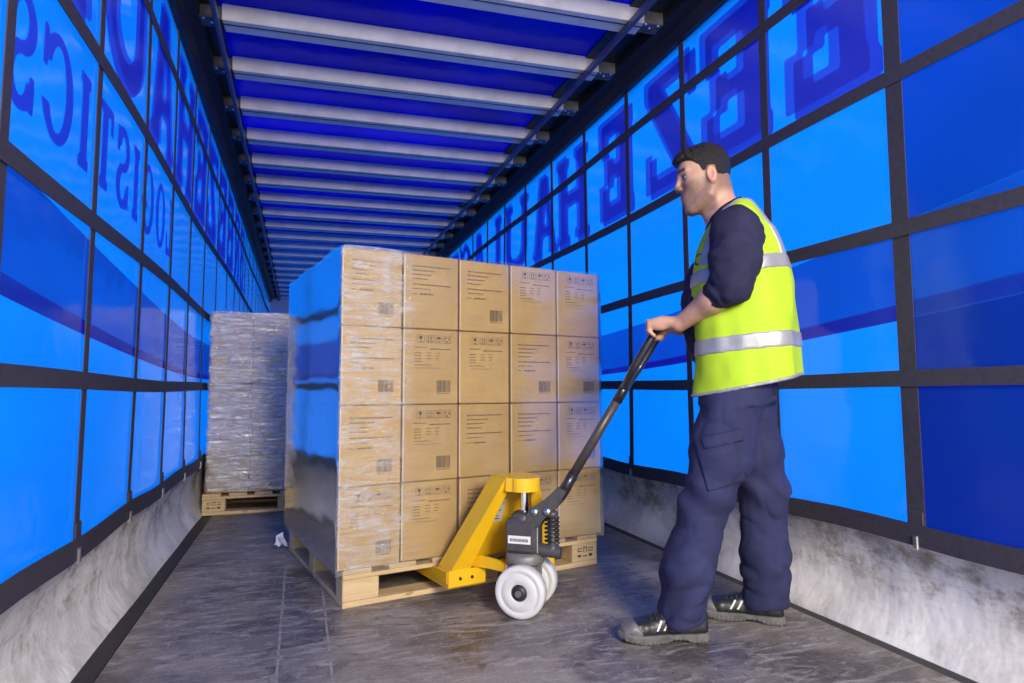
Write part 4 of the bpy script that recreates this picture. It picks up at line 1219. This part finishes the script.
# trousers
def f_legs(P):
    d1 = chain(P, [(.026, .080, .84), (.080, .098, .62), (.130, .116, .455), (.198, .126, .23), (.222, .132, .075)], [.106, .099, .076, .082, .075], .04)
    d2 = chain(P, [(.005, -.082, .84), (-.028, -.100, .62), (-.062, -.118, .450), (-.060, -.128, .23), (-.062, -.130, .085)], [.106, .100, .079, .080, .082], .04)
    return d1, d2
def f_trouser(P):
    x, y, z = P[..., 0], P[..., 1], P[..., 2]
    d1, d2 = f_legs(P)
    low = np.clip((.34 - z) / .28, 0, 1); knee = np.exp(-((z - .47) / .07) ** 2)
    diag = np.sin(z * 52 + x * 30 + 4 * vnoise(P * 7)) * .0062 * low + np.sin(z * 44 - x * 36 + 4 * vnoise(P * 6 + 5)) * .0075 * knee
    d1 = d1 + diag; d2 = d2 - diag
    d = smin(d1, d2, .03)
    k0 = (((x - .018) / .128) ** 2 + (y / .172) ** 2) ** .5
    hip = np.maximum((k0 - 1) * .128, np.abs(z - .865) - .075); d = smin(d, hip.astype(np.float32), .04)
    wq = P + .03 * np.stack([vnoise(P * 9), vnoise(P * 9 + 3), vnoise(P * 9 + 7)], -1)
    rg = 1 - np.abs(vnoise(wq * np.array([9, 9, 17], np.float32))); rg2 = 1 - np.abs(vnoise(wq * np.array([20, 20, 13], np.float32) + 11))
    d = d + folds(P, .005, 12, 12, 9) + .0065 * rg ** 4 * (z < .78) + .0025 * rg2 ** 4 - .003
    return smax(d, .046 + .02 * np.abs(np.sin(x * 14)) + .10 * np.clip(x - .235, 0, 1) + .22 * np.clip(x - .0, 0, 1) * (y < 0) - z, .006)
me, _ = nets(f_trouser, (-.22, -.28, .03), (.36, .28, .95), .0060, 'trousers'); tro = link('trousers', me, M['trouser'], man)
def boxf(P, c, h, rz=0.0, ry=0.0):
    q = P - np.array(c, np.float32)
    if ry:
        cx, sx = math.cos(ry), math.sin(ry); q = np.stack([q[..., 0] * cx - q[..., 2] * sx, q[..., 1], q[..., 0] * sx + q[..., 2] * cx], -1)
    return np.max(np.abs(q) - np.array(h, np.float32), -1)
me, _ = nets(lambda P: smax(f_trouser(P) - .008, boxf(P, (.085, .20, .60), (.062, .09, .085), ry=math.radians(14)), .004), (-.02, .08, .48), (.20, .30, .73), .0052, 'cargo_pocket'); pk = link('cargo_pocket', me, M['trouser'], tro)
me, _ = nets(lambda P: smax(f_trouser(P) - .0125, boxf(P, (.073, .20, .672), (.066, .09, .020), ry=math.radians(14)), .003), (-.02, .08, .60), (.20, .30, .74), .0048, 'pocket_flap'); link('pocket_flap', me, M['trouser'], tro)

# safety shoes
def shoe(heel, ang, lift=0.0):
    root = empty('shoe', (heel[0], heel[1], 0.0), ang); root.parent = man
    wx = lambda u: np.interp(u, [-.002, .01, .05, .13, .21, .26, .285, .300], [.012, .030, .038, .038, .049, .044, .032, .006])
    def f_sole(P):
        u, v, z = P[..., 0], P[..., 1], P[..., 2]
        w = wx(u).astype(np.float32) + .004
        arch = np.interp(u, [.06, .085, .12, .15], [0, .010, .010, 0])
        toe = np.interp(u, [.23, .30], [0, .014])
        d = smax(np.abs(v + .006 * np.sin(u * 10)) - w, np.maximum(z - .030 - toe * .5, arch + toe - z + .0005), .006)
        return np.maximum(d, np.maximum(-.004 - u, u - .302)).astype(np.float32) + .0012 * np.sin(u * 420) * (z < .018)
    def f_up(P):
        u, v, z = P[..., 0], P[..., 1], P[..., 2]
        h = np.interp(u, [0, .05, .09, .13, .18, .22, .26, .29, .302], [.100, .105, .108, .096, .078, .070, .064, .050, .030])
        w = wx(u) * (1 - .45 * np.clip((z - .03) / .09, 0, 1) ** 1.5)
        d = smax(np.abs(v + .006 * np.sin(u * 10)) - w, np.maximum(z - h, .020 - z), .028)
        return (np.maximum(d, np.maximum(-u, u - .300)) + .0015 * vnoise(P * 60)).astype(np.float32)
    lo, hi = (-.02, -.075, -.01), (.33, .075, .13)
    me, _ = nets(f_up, lo, hi, .0036, 'shoe_upper'); link('shoe_upper', me, M['shoe'], root)
    me, _ = nets(f_sole, lo, hi, .0034, 'shoe_sole'); link('shoe_sole', me, M['sole'], root)
    me, _ = nets(lambda P: smax(f_up(P) - .0022, (.236 - .10 * np.abs(P[..., 1]) + .5 * np.clip(P[..., 2] - .045, -1, 0.02) - P[..., 0]).astype(np.float32), .003), lo, hi, .0036, 'toe_cap'); link('toe_cap', me, M['toe'], root)
    for sg in (1, -1):
        for q in range(2):
            u0 = .148 + q * .024
            reg = lambda P, u0=u0: np.maximum(np.maximum(np.abs(P[..., 0] - u0 + .55 * (P[..., 2] - .055)) - .0042, np.abs(P[..., 2] - .058) - .016), -sg * P[..., 1] + .012).astype(np.float32)
            me, _ = nets(lambda P: np.maximum(f_up(P) - .0022, reg(P)), lo, hi, .0030, 'side_bar'); link('side_bar', me, M['lace'], root)
    for q in range(4):
        u0 = .140 + q * .018
        reg = lambda P, u0=u0: np.maximum(np.abs(P[..., 0] - u0) - .0038, np.abs(P[..., 1]) - .022).astype(np.float32)
        me, _ = nets(lambda P: np.maximum(f_up(P) - .0050, np.maximum(reg(P), .05 - P[..., 2])), lo, hi, .0030, 'shoe_lace'); link('shoe_lace', me, M['rubber'], root)
    return root
shoe((.140, .098), math.radians(21))
shoe((-.118, -.128), math.radians(-2))
